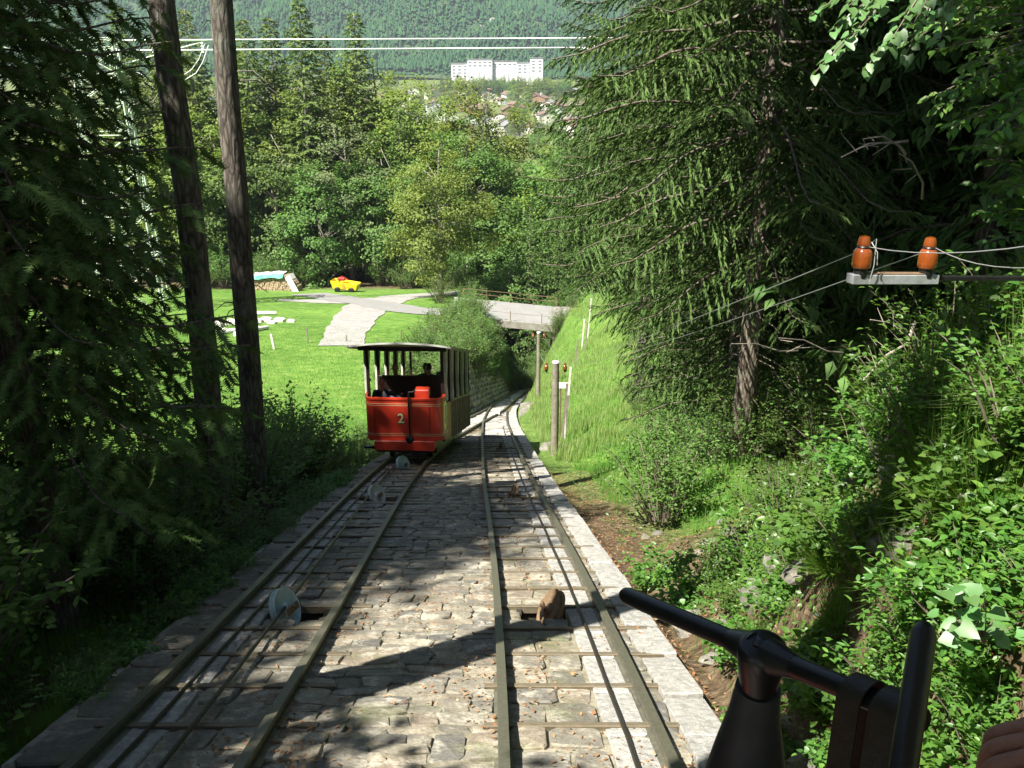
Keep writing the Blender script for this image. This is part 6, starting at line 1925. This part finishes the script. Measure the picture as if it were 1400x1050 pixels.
# ---------------------------------------------------------------- village and far mountain
VZ = -62.0
wb = P(617, 105, 1180); we = P(742, 105, 1180)
big = empty('hospital_building', (wb.x, 1180, VZ), 0, label='long white flat-roofed building complex above the village', cat='building')
ztop = P(700, 84, 1180).z - VZ
wid = we.x - wb.x
segs = [(0, .18, .93), (.18, .45, 1.06), (.45, .72, 1.0), (.72, 1.0, .96), (.86, 1.0, 1.1)]
wm = None
for i, (f0, f1, hf) in enumerate(segs):
    x0, x1 = wid * f0, wid * f1; hgt = ztop * hf
    yo = -4 * (i % 2) - (8 if i == 4 else 0)
    w = MB().box(((x0 + x1) / 2, yo + 9, hgt / 2), (x1 - x0 - .02 * i, 18 + .1 * i, hgt)).build('wall', M_['whitewall'], big)
    MB().box(((x0 + x1) / 2, yo + 9, hgt + .2), (x1 - x0 + 1, 19 + .1 * i, .5)).build('roof', M_['houseroof2'], w)
    for fl_ in range((4, 2, 1, 3, 4)[i]):
        n_ = max(2, int((x1 - x0) / 5.2))
        for q in range(n_):
            if wm is None:
                o = MB().box((0, 0, 0), (3.2, .3, 1.3)).build('window', M_['pane'], big); wm = o.data
            else: o = obj('window', wm, None, big)
            o.location = (x0 + (x1 - x0) * (q + .5) / n_, yo - .1 - .05 * i, hgt - 3 - fl_ * 3.6)
def house_meshes(w, d, h, rh):
    wl = MB(); wl.box((0, 0, h / 2), (w, d, h)); wl.add([(-w / 2, -d / 2, h), (w / 2, -d / 2, h), (0, -d / 2, h + rh), (-w / 2, d / 2, h), (w / 2, d / 2, h), (0, d / 2, h + rh)], [(0, 1, 2), (3, 5, 4)])
    rf = MB()
    o = .8; 
    for sx in (-1, 1):
        k = rh / (w / 2)
        V = [(0, -d / 2 - o, h + rh), (0, d / 2 + o, h + rh), (sx * (w / 2 + o), d / 2 + o, h - o * k), (sx * (w / 2 + o), -d / 2 - o, h - o * k)]
        V2 = [(x, y, z + .3) for x, y, z in V]
        rf.add(V + V2, [(0, 1, 2, 3), (4, 7, 6, 5), (0, 3, 7, 4), (1, 5, 6, 2), (2, 6, 7, 3), (0, 4, 5, 1)])
    wn_ = MB()
    for fz in (1.6, 4.4):
        for q in (-.3, 0, .3):
            if fz < h - .6: wn_.box((q * w, -d / 2 - .03, fz), (1.1, .12, 1.3))
    return wl, rf, wn_
hm = []
for (w, d, h, rh) in ((10, 11, 6, 3), (13, 12, 7.5, 3.6), (9, 9, 5.4, 2.6), (18, 12, 9, 3)):
    wl_, rf_, wn_ = house_meshes(w, d, h, rh)
    ms = []
    for m_ in (wl_, rf_, wn_):
        me = bpy.data.meshes.new('house'); me.from_pydata([tuple(v) for v in m_.v], [], m_.f); ms.append(me)
    hm.append(ms)
hr = random.Random(31)
hv = []
for wmn, rmn in (('whitewall', 'houseroof'), ('housewall', 'houseroof'), ('chalet', 'houseroof'), ('housewall', 'houseroof2'), ('whitewall', 'houseroof2')):
    for ms in hm:
        cp = [m.copy() for m in ms]
        cp[0].materials.append(M_[wmn]); cp[1].materials.append(M_[rmn]); cp[2].materials.append(M_['pane'])
        hv.append(cp)
pos_ = []
def far_free(x, y, d): 
    if any((x - a) ** 2 + (y - b) ** 2 < d for a, b in pos_): return False
    pos_.append((x, y)); return True
cnt = 0
for i in range(700):
    if cnt >= 130: break
    d = 620 + 520 * hr.random()
    px = hr.uniform(540, 790) if hr.random() < .62 else hr.uniform(140, 560)
    x = (px - 700) / F * d * .95
    if not far_free(x, d, 260): continue
    vi = hr.randrange(len(hv)); ms = hv[vi]; cnt += 1
    t = empty('house', (x, d, VZ if d > 425 else Hs(x, d)), hr.uniform(-.8, .8), label=('white village house with a brown pitched roof', 'cream village house with a brown pitched roof', 'dark timber chalet with a brown pitched roof', 'cream village house with a grey pitched roof', 'white village house with a grey pitched roof')[vi // 4] + ' on the valley floor', cat='house', group='village houses on the valley floor')
    t.scale = (.85, .85, .85)
    obj('wall', ms[0], None, t); obj('roof', ms[1], None, t); obj('windows', ms[2], None, t, kind='stuff')
for i in range(160):
    d = 1075 + 95 * hr.random(); x = (hr.uniform(600, 775) - 700) / F * d * .95
    if not far_free(x, d, 45): continue
    k = hr.choice([BR1, BR2, SPC]); s = hr.uniform(1.0, 1.35) * (.8 if k is SPC else 1)
    place('broadleaf_tree' if k is not SPC else 'spruce_tree', k[0], k[1], x, d, z=VZ, s=s, label='tree in the rows just in front of the long white building', group='trees in front of the white building')
for i in range(250):
    d = 330 + 1000 * hr.random() ** 1.2; px = hr.uniform(140, 880); x = (px - 700) / F * d * .95
    if not far_free(x, d, 60) or (abs(d - 1180) < 30 and 600 < px < 760): continue
    k = hr.choice([BR1, BR2, BR4, SPC])
    s = hr.uniform(.8, 1.4) * (.75 if k is SPC else 1)
    place('broadleaf_tree' if k is not SPC else 'spruce_tree', k[0], k[1], x, d, z=Hs(x, d), s=s, label='tree between the village houses in the valley', group='trees among the village houses')
# mountain
xs_ = np.linspace(-2600, 2200, 120); ym = np.linspace(1560, 3400, 60)
MX, MY = np.meshgrid(xs_, ym)
def mh(x, y):
    b = (y - 1600 - 60 * np.sin(x / 260.) - 25 * np.sin(x / 90.))
    z = VZ - 1 + .52 * np.clip(b, -2, 900)
    z += (18 * np.sin(x / 70. + y / 120.) + 9 * np.sin(x / 31. - y / 47.)) * np.clip(b / 100, 0, 1)
    return np.minimum(z, 330 + 20 * np.sin(x / 200.))
idx = (np.arange(59)[:, None] * 120 + np.arange(119)[None, :])
Q = np.stack([idx, idx + 1, idx + 121, idx + 120], -1).reshape(-1, 4)
obj('mountain_slope', mesh('mountain_slope', np.stack([MX, MY, mh(MX, MY)], -1), Q, True), M_['hill'], kind='structure')
n = 22000
yy = 1575 + rng.random(n) ** 1.3 * 420; xx = (rng.random(n) - .62) * 1500
k = (np.sin(xx / 21. + yy / 33.) + np.sin(xx / 47. - yy / 18.) + rng.normal(0, .6, n)) > -1.5
xx, yy = xx[k], yy[k]; n = len(xx)
cone = []; cf_ = []
for i in range(6): a_ = i * pi / 3; cone.append((cos(a_) * .5, .08, sin(a_) * .5))
for i in range(6): a_ = i * pi / 3 + .5; cone.append((cos(a_) * .33, .52, sin(a_) * .33))
cone += [(0, 1, 0), (0, .38, 0)]
tri = np.array([(i, (i + 1) % 6, 13) for i in range(6)] + [(6 + i, 6 + (i + 1) % 6, 12) for i in range(6)])
hgt = rng.uniform(9, 19, n)
V, Fs = replicate(np.array(cone) * np.array([1, 1, 1]), tri, np.tile([0, 0, 1.], (n, 1)) + rng.normal(0, .03, (n, 3)), np.tile([0, 1., 0], (n, 1)) + rng.normal(0, .3, (n, 3)), hgt, rng.uniform(5, 9, n), np.stack([xx, yy, mh(xx, yy) - 1], -1))
# template z is scaled by length, bring it to the width
tag(obj('mountain_forest', mesh('mountain_forest', V, Fs), M_['hillwood']), 'dense dark conifer forest covering the mountain across the valley', 'forest', kind='stuff')
for (px, py, s) in ((672, 32, 1), (700, 22, .8), (655, 44, .9), (690, 8, .7), (640, 50, .5)):
    d = 1700; p = P(px, py, d)
    for it in range(60):
        if float(mh(p.x, p.y)) > p.z: break
        d += 8; p = P(px, py, d)
    o = obj('cliff', rm[int(px) % 4].copy(), None, None, label='pale bare rock face showing through the far mountain forest', cat='rock face', group='pale rock faces on the far mountain')
    o.data.materials.clear(); o.data.materials.append(M_['cliff'])
    o.location = p; o.scale = (6 * s, 8, 20 * s); o.rotation_euler = (.4, .5, .3)

# air
hzm = bpy.data.materials.new('haze_air'); hzm.use_nodes = True; hn = hzm.node_tree; hn.nodes.clear()
ho = hn.nodes.new('ShaderNodeOutputMaterial'); pv = hn.nodes.new('ShaderNodeVolumePrincipled')
pv.inputs['Color'].default_value = (.78, .88, 1, 1); pv.inputs['Density'].default_value = HAZE_D; pv.inputs['Anisotropy'].default_value = .2
hn.links.new(pv.outputs[0], ho.inputs['Volume'])
MB().box((0, 1700, 150), (6000, 3600, 432)).build('haze', hzm, None, kind='stuff', label='thin blue air haze over the valley', cat='haze')
